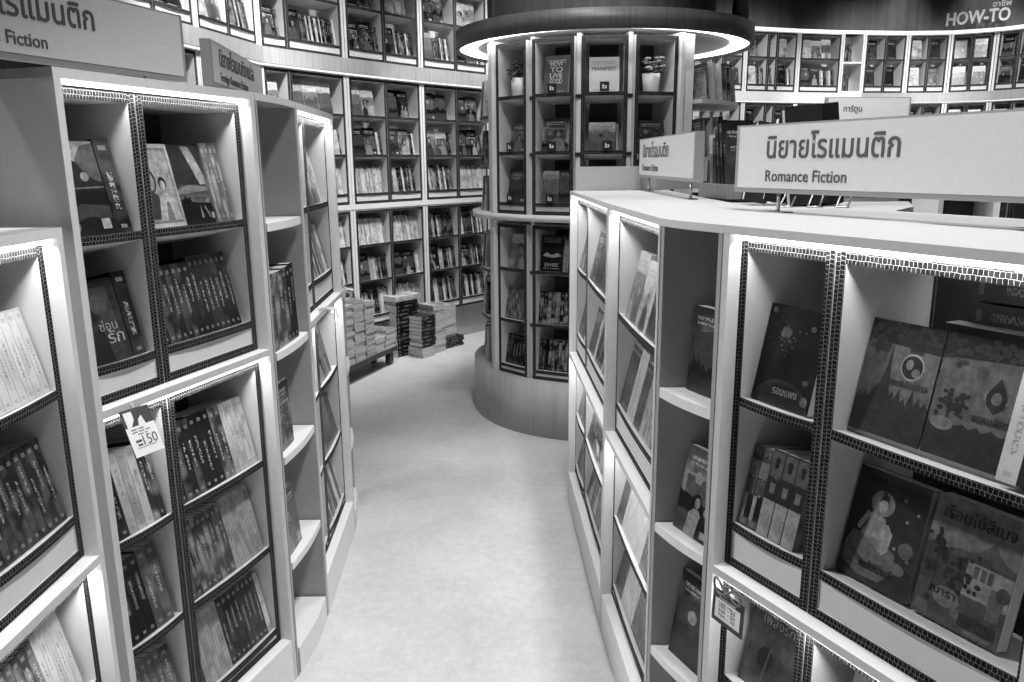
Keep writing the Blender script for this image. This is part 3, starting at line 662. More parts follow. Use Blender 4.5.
put(MC, bx, ('upper', 0), .858, [('_', .004)]+[('S', .026, .185, (.09, .42), dict(style=-.2, decals=sp_a, **K)) for _ in range(2)]+[('S', .034, .19, (.08, .36), dict(style=-.2, decals=sp_b, **K)) for _ in range(3)], 'bottom tray, upper narrow box, '+w)
put(MC, bx, ('upper', 1), 1.16, [('_', .002), ('F', .147, .213, (.06, .06), dict(t=.034, style=-.001, d=.03, hard=True, decals=art_palace, label='grey novel with palace spires, top tray, upper wide box, nearest counter bookcase', **K)),
    ('F', .147, .213, (.055, .06), dict(t=.034, style=-.001, d=.03, hard=True, decals=art_grove, label='grey novel with round tree and temple roofs, top tray, nearest counter bookcase', **K)),
    ('S', .032, .2, (.42, .2), dict(style=.2, label='pale spine beside the tree cover novel, top tray, nearest counter bookcase', **K)), ('S', .04, .2, (.05, .2), dict(label='dark spine at the end of top tray, nearest counter bookcase', **K))], w)
put(MC, bx, ('upper', 1), .862, [('_', .004), ('F', .152, .218, (.05, .03), dict(t=.036, style=-.5, d=.03, decals=art_seated, label='signed grey novel with seated robed figure, bottom tray, nearest counter bookcase', gap=.012, **K)),
    ('F', .157, .222, (.12, .05), dict(t=.036, style=-.5, d=.03, decals=art_house, label='signed grey novel with wooden house, bottom tray, nearest counter bookcase', gap=.006, **K))], w)
put(MC, bx, ('lower', 0), .47, [('_', .012), ('F', .15, .21, (.14, .05), dict(t=.024, style=-.3, d=.02, decals=art_flower, label='grey novel with dark flower, lower narrow box, nearest counter bookcase', **K))], w)
put(MC, bx, ('lower', 1), .47, [('_', .06)]+series(2, .06, .19, .4, .2, .4)+spines(.2, 'pale'), 'top tray, lower wide box, '+w)
put(MC, bx, ('lower', 0), .19, spines(.18), 'bottom tray, lower narrow box, '+w)
put(MC, bx, ('lower', 1), .19, spines(.36), 'bottom tray, lower wide box, '+w)
# dark shrink-wrapped piles stored inside the counter, seen through the open back
for i in range(2):
    for k in range(6):
        zz = 1.1+.055*k
        book(MC @ T(.31+i*.215, .375, zz+.0495) @ T(.2, 0, 0) @ Rz(90) @ Rx(-90), .15, .2, .049, .2, .08, .3, '%s dark thick book in %s pile behind the nearest counter bookcase' % (ORD[k]+' from bottom', ('first', 'second')[i]), name='thick_book')
m = MB(); m.box(.30, .685, .325, .365, .86, 1.325, 0); m.box(.295, .69, .323, .367, 1.29, 1.33, 0); o = m.build('storage_box', M['dark']); o.matrix_world = MC; tag(o, 'dark storage box inside the counter behind the open backed novels box', 'box')

# counter tops
front = [(.274, 3.738), (.311, 2.586)]
def slab(name, poly, z0, z1, label, top=M['worktop'], side=M['edge']):
    o0 = poly[0]; b = MB(); b.prism([(x-o0[0], y-o0[1]) for x, y in poly], z0, z1, 0, 1)
    o = b.build(name, [top, side]); o.location = (o0[0], o0[1], 0); return tag(o, label, 'counter top')
chord = Vector((RCB[0]-RCA[0], RCB[1]-RCA[1])); outv = Vector((chord.y, -chord.x)).normalized()
bowp = [tuple(Vector(RCA)+chord*t+outv*.008*math.sin(math.pi*t)) for t in (.15, .3, .45, .6, .75, .9)]
GAP = [(.98, 1.10), (.904, 1.42), (.86, 1.70), (.80, 1.90), (.72, 2.2), (.70, 2.60)]
slab('worktop', [(.311, 2.580), (.352, 1.886)]+bowp+[(.445, 1.676), (B[0], B[1])]+GAP, 1.5005, 1.518, 'white counter top over the near and middle bookcases, large sign standing on it')
slab('worktop', [(.274, 3.738), (.311, 2.588), (.70, 2.606), (.72, 3.75)], 1.5005, 1.518, 'white counter top over the farthest counter bookcase, small sign standing on it')
GB = [(x+.012, y+.003) for x, y in GAP[::-1]]
FAR = [(1.20, 1.10), (1.16, 1.78), (1.01, 2.12), (1.16, 2.32), (1.28, 2.60)]
slab('worktop', GB+FAR, 1.5005, 1.516, 'white rear counter top behind the gap, books standing on it')
rear = bpy.data.objects['worktop.002']; m = MB(); m.box(0, .62, 0, .014, 0, .008, 0); rl = m.build('led_strip', M['led'], rear, rear.matrix_basis.inverted() @ frame_mat((.99, 1.2), (.97, 1.82), 1.492)); area_light('strip_lamp', T(.31, .007, -.002), .6, .012, .7, rl)  # strip and lamp added to brighten the stored piles inside the counter
m = MB(); m.prism([(x-.03, y) for x, y in FAR]+[(x-.048, y) for x, y in FAR[::-1]], 0, 1.49, 0); o = m.build('counter_side_panel', M['dark']); tag(o, 'tall board closing the rear counter below its white top', 'panel')
m = MB(); m.box(0, .62, 0, .02, 0, .108, 0); o = m.build('upstand_board', M['worktop']); o.matrix_world = frame_mat((.30, 3.742), (.9, 3.86), 1.518); tag(o, 'low white upstand board at the far end of the counter top', 'board')
o.location.z = 1.5182

# ------------------------------------------------------------------ signs
TITLE = '\u0e19\u0e34\u0e22\u0e32\u0e22\u0e42\u0e23\u0e41\u0e21\u0e19\u0e15\u0e34\u0e01'
def sign(A, ang, L, H, zb, label, title, sub, tw, sw, feet, zfoot, x0=.113, dep=.032, ts=.075, ss=.04, tz=.088, sz=.03):
    root = empty('section_sign', T(A[0], A[1], 0) @ Rz(ang), label, 'sign')
    f = .012
    m = MB(); m.box(0, L, 0, dep, zb, zb+H, 0); 
    m2 = MB(); m2.box(f, L-f, -.0015, 0, zb+f, zb+H-f*.4, 0)
    m.build('sign_frame', M['signedge'], root); m2.build('sign_face', M['sign'], root)
    text_mesh('title_lettering', title, ts, .0006, M['ink'], root, T(x0, -.0024, zb+tz) @ TXT, tw, bold=.012)
    if sub: text_mesh('subtitle_lettering', sub, ss, .0006, M['ink'], root, T(x0, -.0024, zb+sz) @ TXT, sw, bold=.008)
    for fx in feet:
        m = MB(); m.box(fx-.035, fx+.035, dep*.5-.018, dep*.5+.018, zfoot+.0006, zfoot+.003, 0); m.tube([(fx, dep*.5, zfoot+.003), (fx, dep*.5, zb-.0002)], .005); m.build('foot', M['metal'], root)
    return root
sign((.657-.113*.4612, 2.091+.113*.8873), -62.53, .82, .172, 1.567, 'large white romance fiction sign on the near counter top', TITLE, 'Romance Fiction', .385, .252, (.145, .79), 1.518)
sign((.593, 3.76), -88.6, 1.02, .168, 1.578, 'small looking white romance fiction sign at the far end of the counter', TITLE, 'Romance Fiction', .52, .33, (.16, .92), 1.518, x0=.10)
u = Vector((.3112, .9504)); n = Vector((.9504, -.3112))
e = Vector((-.885, 2.29))-u*.82
sign(e, math.degrees(math.atan2(u.y, u.x)), .82, .17, 1.872, 'large dim romance fiction sign standing on the tall left bookcase', TITLE, 'Romance Fiction', .40, .26, (.145, .68), 1.845)
sign((-.957, 2.69), 95.5, .80, .142, 1.900, 'short sign of translated romance fiction on the left row', TITLE+'\u0e41\u0e1b\u0e25', 'Foreign Romance Fiction', .52, .40, (.12, .70), 1.845, x0=.10, tz=.07, sz=.022)
sign((1.93, 5.05), 7, .55, .16, 1.86, 'distant pale comics sign beyond the large romance sign', '\u0e01\u0e32\u0e23\u0e4c\u0e15\u0e39\u0e19', '', .12, .1, (.1, .45), 1.70, x0=.11, ts=.05, ss=.03, tz=.075)

# ------------------------------------------------------------------ price tags
def hang_tag(MCx, s, z, w_, h_, rot, label, upper_dark, lines, big=None, frame=False, out=0):
    root = empty('price_tag', MCx @ T(s, -.010, z) @ Ry(rot) @ T(0, 0, h_/2) @ Rx(-out) @ T(0, 0, -h_/2), label, 'price tag')
    m = MB(); m.box(-w_/2, w_/2, 0, .0012, -h_/2, h_/2, 0); m.build('card', M['midpaper' if not frame else 'black'], root)
    m = MB(); m.box(-w_/2+(.010 if frame else 0), w_/2-(.010 if frame else 0), -.0006, -.0001, -h_/2+(.012 if frame else 0), h_/2-upper_dark, 0); m.build('printed_panel', M['paper'], root)
    y = h_/2-upper_dark-.009
    for wd, off in lines:
        m = MB(); n = int(wd/.0042)
        for i in range(n):
            if (i*7+int(off*900)) % 5 != 0: m.box(off+i*.0042, off+i*.0042+.003, -.001, -.0007, y, y+.0032, 0)
        m.build('print_line', M['ink'], root); y -= .0065
    if big: text_mesh('price_lettering', big, .034, .0002, M['ink'], root, T(-.008, -.001, -h_/2+.022) @ TXT, .044)
    return root
t150 = hang_tag(TALL, .094, 1.043, .088, .112, 3, 'white and grey tag reading 150 hung over the tall left bookcase', .042, [(.05, -.034), (.062, -.034), (.03, -.015)], '150', out=22)
m = MB(); m.face([(-.037, -.0012, .05), (-.012, -.0012, .05), (-.012, -.0012, .03), (-.03, -.0012, .008), (-.037, -.0012, .012)], 0); m.face([(.0, -.0012, .028), (.012, -.0012, .036), (.018, -.0012, .014), (.008, -.0012, .010), (-.004, -.0012, .014)], 0)
m.build('emblem', M['paper'], t150)
m = MB(); m.box(-.03, .028, -.001, -.0007, -.038, -.0365, 0); m.box(-.029, -.011, -.001, -.0007, -.024, -.018, 0); m.box(-.026, -.012, -.001, -.0007, -.033, -.028, 0); m.build('print_line', M['ink'], t150)
m = MB(); m.tube([(0, .001, .05), (.004, .002, .062), (.004, .008, .07)], .0012); m.build('cord', M['paper'], t150)
tR = hang_tag(NEAR, .084, .668, .098, .082, 2, 'dark framed price list tag with bow on the nearest counter bookcase', .022, [(.058, -.03)], None, True)
for k, (a, b) in enumerate((('20%', '30'), ('30%', '50'), ('50%', '70'))):
    text_mesh('price_lettering', '%d00 - %d0' % (3+k*2, 3+k*2), .0115, .0002, M['ink'], tR, T(-.028, -.001, .001-.0115*k) @ TXT, .052)
text_mesh('title_lettering', 'Promotion', .011, .0002, M['paper'], tR, T(-.026, -.001, .021) @ TXT, .05)
def bow(root, mat, x, z, s, m=M['ribbon']):
    b = MB(); pts = [(x+s*math.sin(t)*(1+.0*t), -.006-.004*math.cos(t), z+s*.05+s*.5*math.sin(2*t)*(1 if math.sin(t) < 0 else -1)*-.9+abs(math.sin(t))*s*.25) for t in [2*math.pi*i/36 for i in range(37)]]
    b.tube(pts, s*.075, 6); b.blob((x, -.008, z+s*.05), s*.16)
    return b.build('ribbon_bow', m, root)
bow(tR, None, .0, .043, .042)
A, B = (.274, 3.738), (.311, 2.5875)
tA = hang_tag(frame_mat(A, B), 1.09, .668, .09, .08, 4, 'dark framed tag with bow on the farthest counter bookcase', .022, [(.05, -.03)], None, True)
bow(tA, None, 0, .04, .035)
for s_, zz, lab in ((.20, 1.122, 'white ribbon tied on the middle shelf of the far tall left bookcase'), (.66, 1.122, 'white ribbon loop at the far end of the far tall left bookcase')):
    root = empty('ribbon', LCM @ T(s_, -.012, zz), lab, 'ribbon')
    b = MB(); b.ribbon([(0, .02, .0), (0, -.004, .004), (.05, -.02, -.02), (.11, -.02, -.07)], (0, .006, .010), .0006); b.ribbon([(0, .02, .0), (.01, -.01, .006), (.08, -.03, -.008), (.15, -.025, -.06)], (0, .006, .010), .0006); b.build('ribbon_tail', M['whiteribbon'], root)
    bow(root, None, 0, .002, .02, M['whiteribbon'])

# ------------------------------------------------------------------ round fixture
CX, CY = .59, 5.38
CM = T(CX, CY, 0)
rf = empty('round_book_fixture', CM, 'tall round book fixture with glowing canopy ring in the middle of the shop', 'display fixture')
m = MB(); m.lathe([(0, .35), (.85, .35), (.85, 0), (0, 0)], 64); m.build('base', M['wood'], rf)
m = MB(); m.lathe([(.5, 1.345), (.845, 1.345), (.845, 1.308), (.5, 1.308)], 64); m.build('ledge', M['white'], rf)
m = MB(); m.lathe([(.52, 1.3075), (.52, .3505)], 40); m.lathe([(.52, 2.357), (.52, 1.3455)], 40); m.build('core', M['white'], rf)
m = MB(); m.lathe([(.0, 2.44), (.935, 2.44), (.935, 2.335), (.91, 2.335), (.91, 2.36), (.0, 2.36)], 80); ring = m.build('canopy', M['ringwood'], rf)
m = MB(); m.lathe([(.80, 2.3595), (.80, 2.352), (.909, 2.352), (.909, 2.3595)], 80); m.build('light_ring', M['ledring'], ring)
m = MB(); m.lathe([(0, 2.3575), (.798, 2.3575), (.798, 2.3595)], 60); m.build('soffit', M['panel'], ring)
m = MB(); m.lathe([(.70, 2.4405), (.70, 4.295)], 40); m.build('upper_drum', M['darkwood'], rf)
m = MB(); m.tube([(.78, -.35, 2.4405), (.78, -.35, 4.295)], .05, 12); m.build('ceiling_post', M['darkwood'], rf)
BW = .255
angs = (-47, -26, -5, 16)
nm = dict(zip(angs, ('first column', 'second column', 'third column', 'fourth column')))
for tier, (z0, z1, trays) in (('upper', (1.3465, 2.32, (2.025, 1.71, 1.415))), ('lower', (.3515, 1.285, (1.02, .70, .41)))):
    for a in angs:
        Rf = .80
        mat = Rz(a) @ T(-BW/2, -Rf, 0)
        display_box(rf, mat, BW, z0, z1, .24, trays, bow=.003, alpha=10)
    for a in (-36.5, -15.5, 5.5, 26.5, -58):
        m = MB(); m.box(-.012, .012, -.775 if -40 < a < 20 else -.83, -.53, z0, z1+.018, 0); m.build('partition', M['white'], rf, Rz(a))
    for a in (-36.5, -15.5, 5.5):
        for zz in (trays[0]-.03, trays[1]-.03):
            m = MB(); m.box(-.03, .03, -.785, -.776, zz, zz+.02, 0); m.build('bracket', M['black'], rf, Rz(a))
    for a in (-60.5, 30.0):
        m = MB(); m.box(-.055, .055, -.80, -.785, z0, z1+.018, 0); m.build('end_panel', M['white'], rf, Rz(a))
# open shelf sectors left and right of the box columns
def sector(a0, a1, r0, r1, z0, z1, name, n=10):
    f = lambda a, r: (r*math.sin(R(a)), -r*math.cos(R(a)))
    poly = [f(a0+(a1-a0)*i/n, r1) for i in range(n+1)]+[f(a1+(a0-a1)*i/n, r0) for i in range(n+1)]
    m = MB(); m.prism(poly, z0, z1, 0, 1); return m.build(name, [M['white'], M['edge']], rf)
for z in (1.99, 1.67): sector(35, 100, .525, .86, z-.022, z, 'open_shelf')
for z in (1.93, 1.63, .98, .67): sector(-106, -66, .525, .79, z-.022, z, 'open_shelf').data.materials.__setitem__(1, M['dark'])
def radial(a, r, z): return CM @ Rz(a) @ T(0, -r, z)
def colfill(a, z, items, where, alpha=10, d=.03):
    MCc = CM @ Rz(a) @ T(-BW/2, -.80, 0)
    fill(MCc, WALL+.002, BW-WALL-.002, d, z-d*math.tan(R(10)), items, where, alpha)
w = 'round fixture'
def ttl(lines, tn, y0=.78, dy=.15, size=.03, wd=.6):
    return lambda o, w_, h_: art(o, w_, h_, [], [(s, .5-wd/2, y0-dy*i, wd, size, tn) for i, s in enumerate(lines)])
colfill(-26, 2.025, [('_', .03), ('F', .15, .215, (.2, .12), dict(t=.02, style=.2, decals=ttl(['HOW', 'TO', 'LIVE', 'GOOD'], .7, .72, .15, .04, .5), label='grey book titled how to live, top tray of second column, round fixture'))], w)
colfill(-5, 2.025, [('_', .02), ('F', .165, .195, (.45, .5), dict(t=.02, style=.1, decals=ttl(['MANIFEST'], .03, .62, .1, .03, .8), label='pale book titled manifest, top tray of third column, round fixture'))], w)
colfill(-47, 1.71, [('_', .05), ('F', .14, .17, (.05, .45))], 'middle tray of first column, '+w)
colfill(-26, 1.71, [('_', .02), ('F', .165, .19, (.05, .4), dict(style=1.0))], 'middle tray of second column, '+w)
colfill(-5, 1.71, [('_', .02), ('F', .15, .16, (.4, .03), dict(style=1.0)), ('S', .012, .15, 'pale')], 'middle tray of third column, '+w)
colfill(16, 1.71, [('_', .02), ('F', .165, .17, (.08, .2))], 'middle tray of fourth column, '+w)
colfill(-47, 1.415, [('_', .03), ('F', .16, .20, (.03, .5), dict(style=1.0))], 'bottom tray of first column, '+w)
colfill(-26, 1.415, [('_', .02), ('F', .1, .19, (.3, .04), dict(style=1.0)), ('F', .085, .2, (.03, .5), dict(style=1.0))], 'bottom tray of second column, '+w)
colfill(-5, 1.415, faces(.15, 'mid', .18), 'bottom tray of third column, '+w)
colfill(-47, 1.02, [('_', .04), ('F', .14, .21, (.45, .1), dict(style=.8))], 'top tray of lower first column, '+w)
colfill(-26, 1.02, [('_', .01), ('F', .145, .215, (.015, .04), dict(style=.3, decals=lambda o, w_, h_: art(o, w_, h_, [(.5, [(.1, .42), (.25, .52), (.5, .45), (.75, .52), (.92, .42), (.6, .38), (.4, .38)]), (.12, [(.05, .9), (.95, .9), (.95, .95), (.5, .82), (.05, .95)])], [('SWISS', .2, .13, .6, .03, .7)]), label='black guide book titled swiss, lower second column of the round fixture')), ('S', .016, .19, 'pale'), ('S', .014, .19, 'pale')], 'top tray of lower second column, '+w)
colfill(-47, .70, series(7, .024, .19, .2, .5, .6), 'middle tray of lower first column, '+w)
colfill(-26, .70, series(7, .026, .195, .02, .55, .7), 'middle tray of lower second column, '+w)
colfill(-47, .41, series(6, .026, .19, .02, .2, .7), 'bottom tray of lower first column, '+w)
colfill(-26, .41, series(2, .02, .19, .02, .2)+[('_', .02)]+series(6, .02, .19, .03, .5, .7), 'bottom tray of lower second column, '+w)
for a in (-5, 16):
    for zt, nme in ((1.02, 'top'), (.70, 'middle'), (.41, 'bottom')): colfill(a, zt, spines(.2, 'any'), '%s tray of lower %s, %s' % (nme, nm[a], w))
# leaning books on the open shelves
for z, sh in ((1.99, 'upper'), (1.67, 'lower')):
    its = [(.018, .2, .12), (.02, .205, .35), (.016, .21, .5), (.02, .215, .06), (.02, .2, .03)]
    for i, (t_, h_, bs) in enumerate(its):
        mt = radial(40+i*5.2, .845, z+.0008) @ Rx(-6) @ Rz(90)
        book(mt, .15, h_+(.02 if sh == 'lower' else 0), t_, bs, .3, .8, '%s book, %s along on %s open shelf of the round fixture' % (tone(bs), ORD[i], sh))
        mt = radial(66+i*6, .845, z+.0008) @ Rx(-6) @ Rz(90)
        book(mt, .15, h_, t_, random.choice((.03, .4, .15)), .3, .8, 'spine %s of far end on %s open shelf of round fixture' % (ORD[i], sh))
for z, sh in ((1.93, 'topmost'), (1.63, 'second'), (1.346, 'third'), (.98, 'fourth'), (.67, 'fifth'), (.351, 'lowest')):
    for i in range(6):
        bs = random.choice((.02, .04, .15, .4, .5))
        book(radial(-103+i*5.6, .785, z+.0008) @ Rx(-4) @ Rz(90), .15, .215, .028, bs, .3, .9, '%s spine, %s from back, %s side shelf, round fixture' % (tone(bs), ORD[i], sh))
def flower_pot(a, z, label, dark):
    root = empty('potted_flowers', CM @ Rz(a) @ T(0, -.73, z), label, 'potted flowers')
    m = MB(); m.lathe([(0, 0), (.04, 0), (.052, .11), (.046, .11), (.044, .1), (0, .1)], 20); m.build('pot', M['pot'], root)
    rr = random.Random(3 if dark else 5); st = MB(); lf = MB(); pt = MB()
    for i in range(16):
        t = rr.uniform(0, 6.28); r_ = rr.uniform(.01, .07); hz = rr.uniform(.13, .20)
        st.tube([(0, 0, .1), (r_*math.cos(t)*.6, r_*math.sin(t)*.6, hz*.8), (r_*math.cos(t), r_*math.sin(t), hz)], .0018, 5)
        for k in range(5):
            aa = k*1.256; pt.blob((r_*math.cos(t)+.011*math.cos(aa), r_*math.sin(t)+.011*math.sin(aa), hz), .0095, sq=(1, 1, .6), n=6, m_=4)
        lf.blob((r_*1.1*math.cos(t+.5), r_*1.1*math.sin(t+.5), hz*.8), .018, sq=(1, .6, .4), n=6, m_=4)
    st.build('stems', M['leaf'], root); lf.build('leaves', M['leaf'], root); pt.build('blossoms', M['leaf'] if dark else M['petal'], root)
flower_pot(-47, 2.016, 'white pot of dark flowers at the top of the first fixture column', True)
flower_pot(16, 2.016, 'white pot of pale flowers at the top of the fourth fixture column', False)
def talker(a, z, off, label):
    root = empty('display_tag', CM @ Rz(a) @ T(off, -.815, z), label, 'display tag')
    m = MB(); m.box(-.026, .026, 0, .004, 0, .05, 0); m.build('card', M['black'], root)
    m = MB(); m.box(-.012, -.004, -.0008, -.0001, .014, .037, 0); m.box(-.004, .012, -.0008, -.0001, .014, .019, 0); m.box(.004, .012, -.0008, -.0001, .019, .030, 0); m.box(-.004, .004, -.0008, -.0001, .026, .030, 0); m.build('emblem', M['paper'], root)
for a, z, off, p in ((-26, 2.026, .0, 'top tray of second column'), (-5, 2.026, .0, 'top tray of third column'), (-47, 1.711, .0, 'middle tray of first column'), (-26, 1.711, .0, 'middle tray of second column'), (-5, 1.711, .02, 'middle tray of third column'), (-47, 1.416, .0, 'bottom tray of first column'), (-26, 1.416, -.01, 'bottom tray of second column')):
    talker(a, z, off, 'small black square tag on %s, round fixture' % p)

# ------------------------------------------------------------------ curved back wall
V = [(-2.12, 3.45), (-2.02, 4.25), (-1.86, 5.03), (-1.72, 5.78), (-1.27, 6.48), (-.76, 7.16), (-.20, 7.80), (.45, 8.40), (1.20, 8.95), (2.05, 9.45), (2.75, 9.78), (3.45, 10.02), (4.03, 10.16), (4.30, 10.19), (4.86, 10.25), (5.37, 10.24), (5.80, 10.03), (6.12, 9.66), (6.40, 9.2)]
def offs(i, d):
    P = Vector(V[i]); a = Vector(V[max(i-1, 0)]); b = Vector(V[min(i+1, len(V)-1)]); t = (b-a).normalized()
    return tuple(P+Vector((-t.y, t.x))*d)
def run(name, d0, d1, z0, z1, mat, i0=0, i1=None, kind='structure'):
    i1 = len(V)-1 if i1 is None else i1
    poly = [offs(i, d0) for i in range(i0, i1+1)]+[offs(i, d1) for i in range(i1, i0-1, -1)]
    return prism_obj(name, poly, z0, z1, mat, kind)
run('baseboard_rear', .08, .34, 0, .31, M['band'])
run('trim_1', -.005, .30, 1.285, 1.325, M['white'])
run('trim_2', -.03, .30, 2.332, 2.44, M['band'], 0, 8)
run('trim_6', -.03, .30, 2.332, 2.44, M['white'], 8, 13)
run('trim_5', -.03, .30, 2.332, 2.44, M['band'], 13)
run('wall_back', .36, .42, 0, 4.3, M['darkwood'])
run('wall_upper', -.02, .345, 3.16, 4.3, M['darkwood'])
led = run('trim_3', -.015, .02, 3.125, 3.1595, M['ledthin'], kind='structure')
led2 = run('trim_4', -.005, .012, 2.3225, 2.3315, M['ledthin'], kind='structure')
def wall_tone(): return random.choices(('pale', 'mid', 'dark'), (5, 3, 4))[0]
def wall_case(i, tier, label, where, groups, rows, dens=None):
    A, B = V[i], V[i+1]; W = math.hypot(B[0]-A[0], B[1]-A[1]); MC = frame_mat(A, B)
    z0, z1 = {'low': (.3115, 1.284), 'mid': (1.3265, 2.321), 'top': (2.4415, 3.124)}[tier]
    root = empty('wall_bookcase', MC, label, 'bookcase', None)
    dp = .28
    for x0 in (.004, W-.026):
        m = MB(); m.box(x0, x0+.022, 0, dp, z0, z1, 0, front=0); m.build('side_panel', M['white'], root)
    m = MB(); m.box(.027, W-.027, dp-.012, dp, z0, z1, 0); m.build('back_panel', M['panel'], root)
    m = MB(); m.box(.027, W-.027, .001, dp-.013, z1-.012, z1, 0); m.build('top_board', M['white'], root)
    xs = [.028+(W-.056)*x for x in groups]
    n = {'low': 3, 'mid': 3, 'top': 2}[tier]
    zb, zt = z0+.001, z1-.0125
    step = (zt-zb-.02)/n
    trays = [zb+.085+step*k*.955 for k in range(n)][::-1]
    rown = ('top', 'middle', 'bottom') if n == 3 else ('top', 'bottom')
    for j in range(len(xs)-1):
        a, b = xs[j], xs[j+1]
        display_box(root, T(a+.001, .004, 0), b-a-.002, zb, zt, .24, trays, bow=.004, alpha=9, backm=M['card'] if tier != 'low' else M['panel'])
        for k, zt_ in enumerate(trays):
            wd = b-a-2*WALL-.006
            kind = rows[min(k, len(rows)-1)]
            if callable(kind): its = kind(wd)
            elif kind == 'F': its = faces(wd, wall_tone(), min(.22, step-.05), .135)
            elif kind == 'FS': its = faces(min(wd, random.choice((.14, .28))), wall_tone(), min(.22, step-.05), .135); its += spines(wd-sum(x[1]+.004 for x in its), ('pale', 'mid', 'dark'))
            else: its = spines(wd, random.choice((('pale', 'mid', 'dark'), ('pale', 'pale', 'dark'), 'pale')), min(.205, step-.06), jit=.015)
            fill(MC, a+.001+WALL+.002, b-.001-WALL-.002, .03, zt_-.026*math.tan(R(9)), its, '%s row, %s, %s' % (rown[k], ('only box', 'first box', 'second box', 'third box')[0 if len(xs) == 2 else j+1], where), alpha=9)
    return root
G2 = [0, .5, 1]
GL = [0, .3, 1]
nmL = {1: 'far left bay of back wall', 2: 'bay behind left signs', 3: 'bay behind left row', 4: 'bay over trolley', 5: 'bay beside round fixture'}
desc = {'top': 'upper wall bookcase', 'mid': 'middle wall bookcase', 'low': 'lower wall bookcase'}
for i in (1, 2, 3, 4, 5):
    for tier, rows in (('top', ['F', 'FS']), ('mid', ['F', 'FS', 'S']), ('low', ['S', 'FS', 'S'])):
        if tier == 'low' and i < 3: continue
        wall_case(i, tier, '%s, the %s' % (desc[tier], nmL[i]), '%s %s' % ({'top': 'upper', 'mid': 'middle', 'low': 'lower'}[tier], nmL[i]), GL if i == 3 else G2, rows)
nmR = {9: 'bay beside fixture', 10: 'narrow split bay', 11: 'wide single bay', 13: 'first how-to bay', 14: 'second how-to bay', 15: 'third how-to bay', 16: 'fourth how-to bay', 17: 'fifth how-to bay'}
gR = {9: [0, .4, .6, 1], 10: [0, .42, .6, 1], 11: [0, 1]}
for i in nmR:
    for tier in ('top', 'mid'):
        wall_case(i, tier, '%s, the %s' % (desc[tier], nmR[i]), '%s %s' % ({'top': 'upper', 'mid': 'middle'}[tier], nmR[i]), gR.get(i, G2), ['F', 'F'] if i > 12 else ['F', 'FS', 'S'])
# open shelf bay between them
for tier, z0, z1 in (('upper', 2.4415, 3.124), ('middle', 1.3265, 2.321)):
    A, B = V[12], V[13]; W = math.hypot(B[0]-A[0], B[1]-A[1]); MC = frame_mat(A, B)
    root = empty('open_wall_shelf', MC, 'narrow open white shelf bay, %s tier of the how-to wall' % tier, 'shelf unit')
    for x0 in (.002, W-.02):
        m = MB(); m.box(x0, x0+.018, 0, .28, z0, z1, 0); m.build('side_panel', M['white'], root)
    for zz in (z0, (z0+z1)/2):
        m = MB(); m.box(.021, W-.021, 0, .27, zz, zz+.02, 0); m.build('shelf', M['white'], root)
        fill(MC, .05, W-.03, .04, zz+.0205, spines(.1, 'mid', .2)[:5], '%s shelf of %s open bay, how-to wall' % ('bottom' if zz == z0 else 'top', tier), alpha=2)
    m = MB(); m.box(.021, W-.021, .27, .28, z0, z1, 0); m.build('back_panel', M['white'], root)
# wall lettering
A, B = V[14], V[16]
wl = empty('wall_lettering', frame_mat(V[15], V[17]) @ T(-.05, -.13, 0), 'raised white how-to lettering on the dark upper wall', 'sign')
text_mesh('lettering', 'HOW-TO', .20, .016, M['whiteletter'], wl, T(0, 0, 3.205) @ TXT, .66, bold=.02)
text_mesh('small_lettering', '\u0e2d\u0e32\u0e0a\u0e35\u0e1e', .085, .008, M['whiteletter'], wl, T(.47, 0, 3.365) @ TXT, .19, bold=.01)

# ------------------------------------------------------------------ trolley and floor stacks
dirT = Vector((.30, .87)).normalized(); pT = Vector((-1.30, 5.60)); qT = Vector((-.965, 6.53))
TM = frame_mat((pT.x, pT.y), (qT.x, qT.y)); LT = (qT-pT).length
tr = empty('platform_trolley', TM, 'low black platform trolley loaded with stacked books', 'trolley')
m = MB(); m.box(0, LT, 0, .235, .115, .15, 0); m.build('deck', M['black'], tr)
for x in (.07, LT-.07):
    for y in (.04, .195):
        m = MB(); m.box(x-.02, x+.02, y-.02, y+.02, .09, .1145, 0); m.box(x-.03, x+.03, y-.022, y-.016, .03, .0905, 0); m.box(x-.03, x+.03, y+.016, y+.022, .03, .0905, 0)
        c = m.build('caster', M['black'], tr)
        w_ = MB(); w_.lathe([(0, -.014), (.042, -.014), (.045, -.008), (.045, .008), (.042, .014), (0, .014)], 20); w_.build('wheel', M['black'], c, T(x, y, .0455) @ Rx(90))
def stack(M0, x, y, z, n, label, t=(.016, .024), kind='pale', w_=.14, h_=.2, hard=False, group='stacked books by the back wall', spine=False):
    zz = z+.0006
    for k in range(n):
        tt = random.uniform(*t); b_, s_ = rnd_tone(kind)
        m = M0 @ T(x+random.uniform(-.004, .004), y+random.uniform(-.004, .004), zz+tt) @ Rz(random.uniform(-2, 2)) @ (T(h_, 0, 0) @ Rz(90) if spine else Matrix.Identity(4)) @ Rx(-90)
        book(m, w_, h_, tt, b_, s_, .7, '%s book lying %s from bottom in %s' % (tone(b_), ORD[min(k, 38)], label), group, hard)
        zz += tt+.0006
    return zz
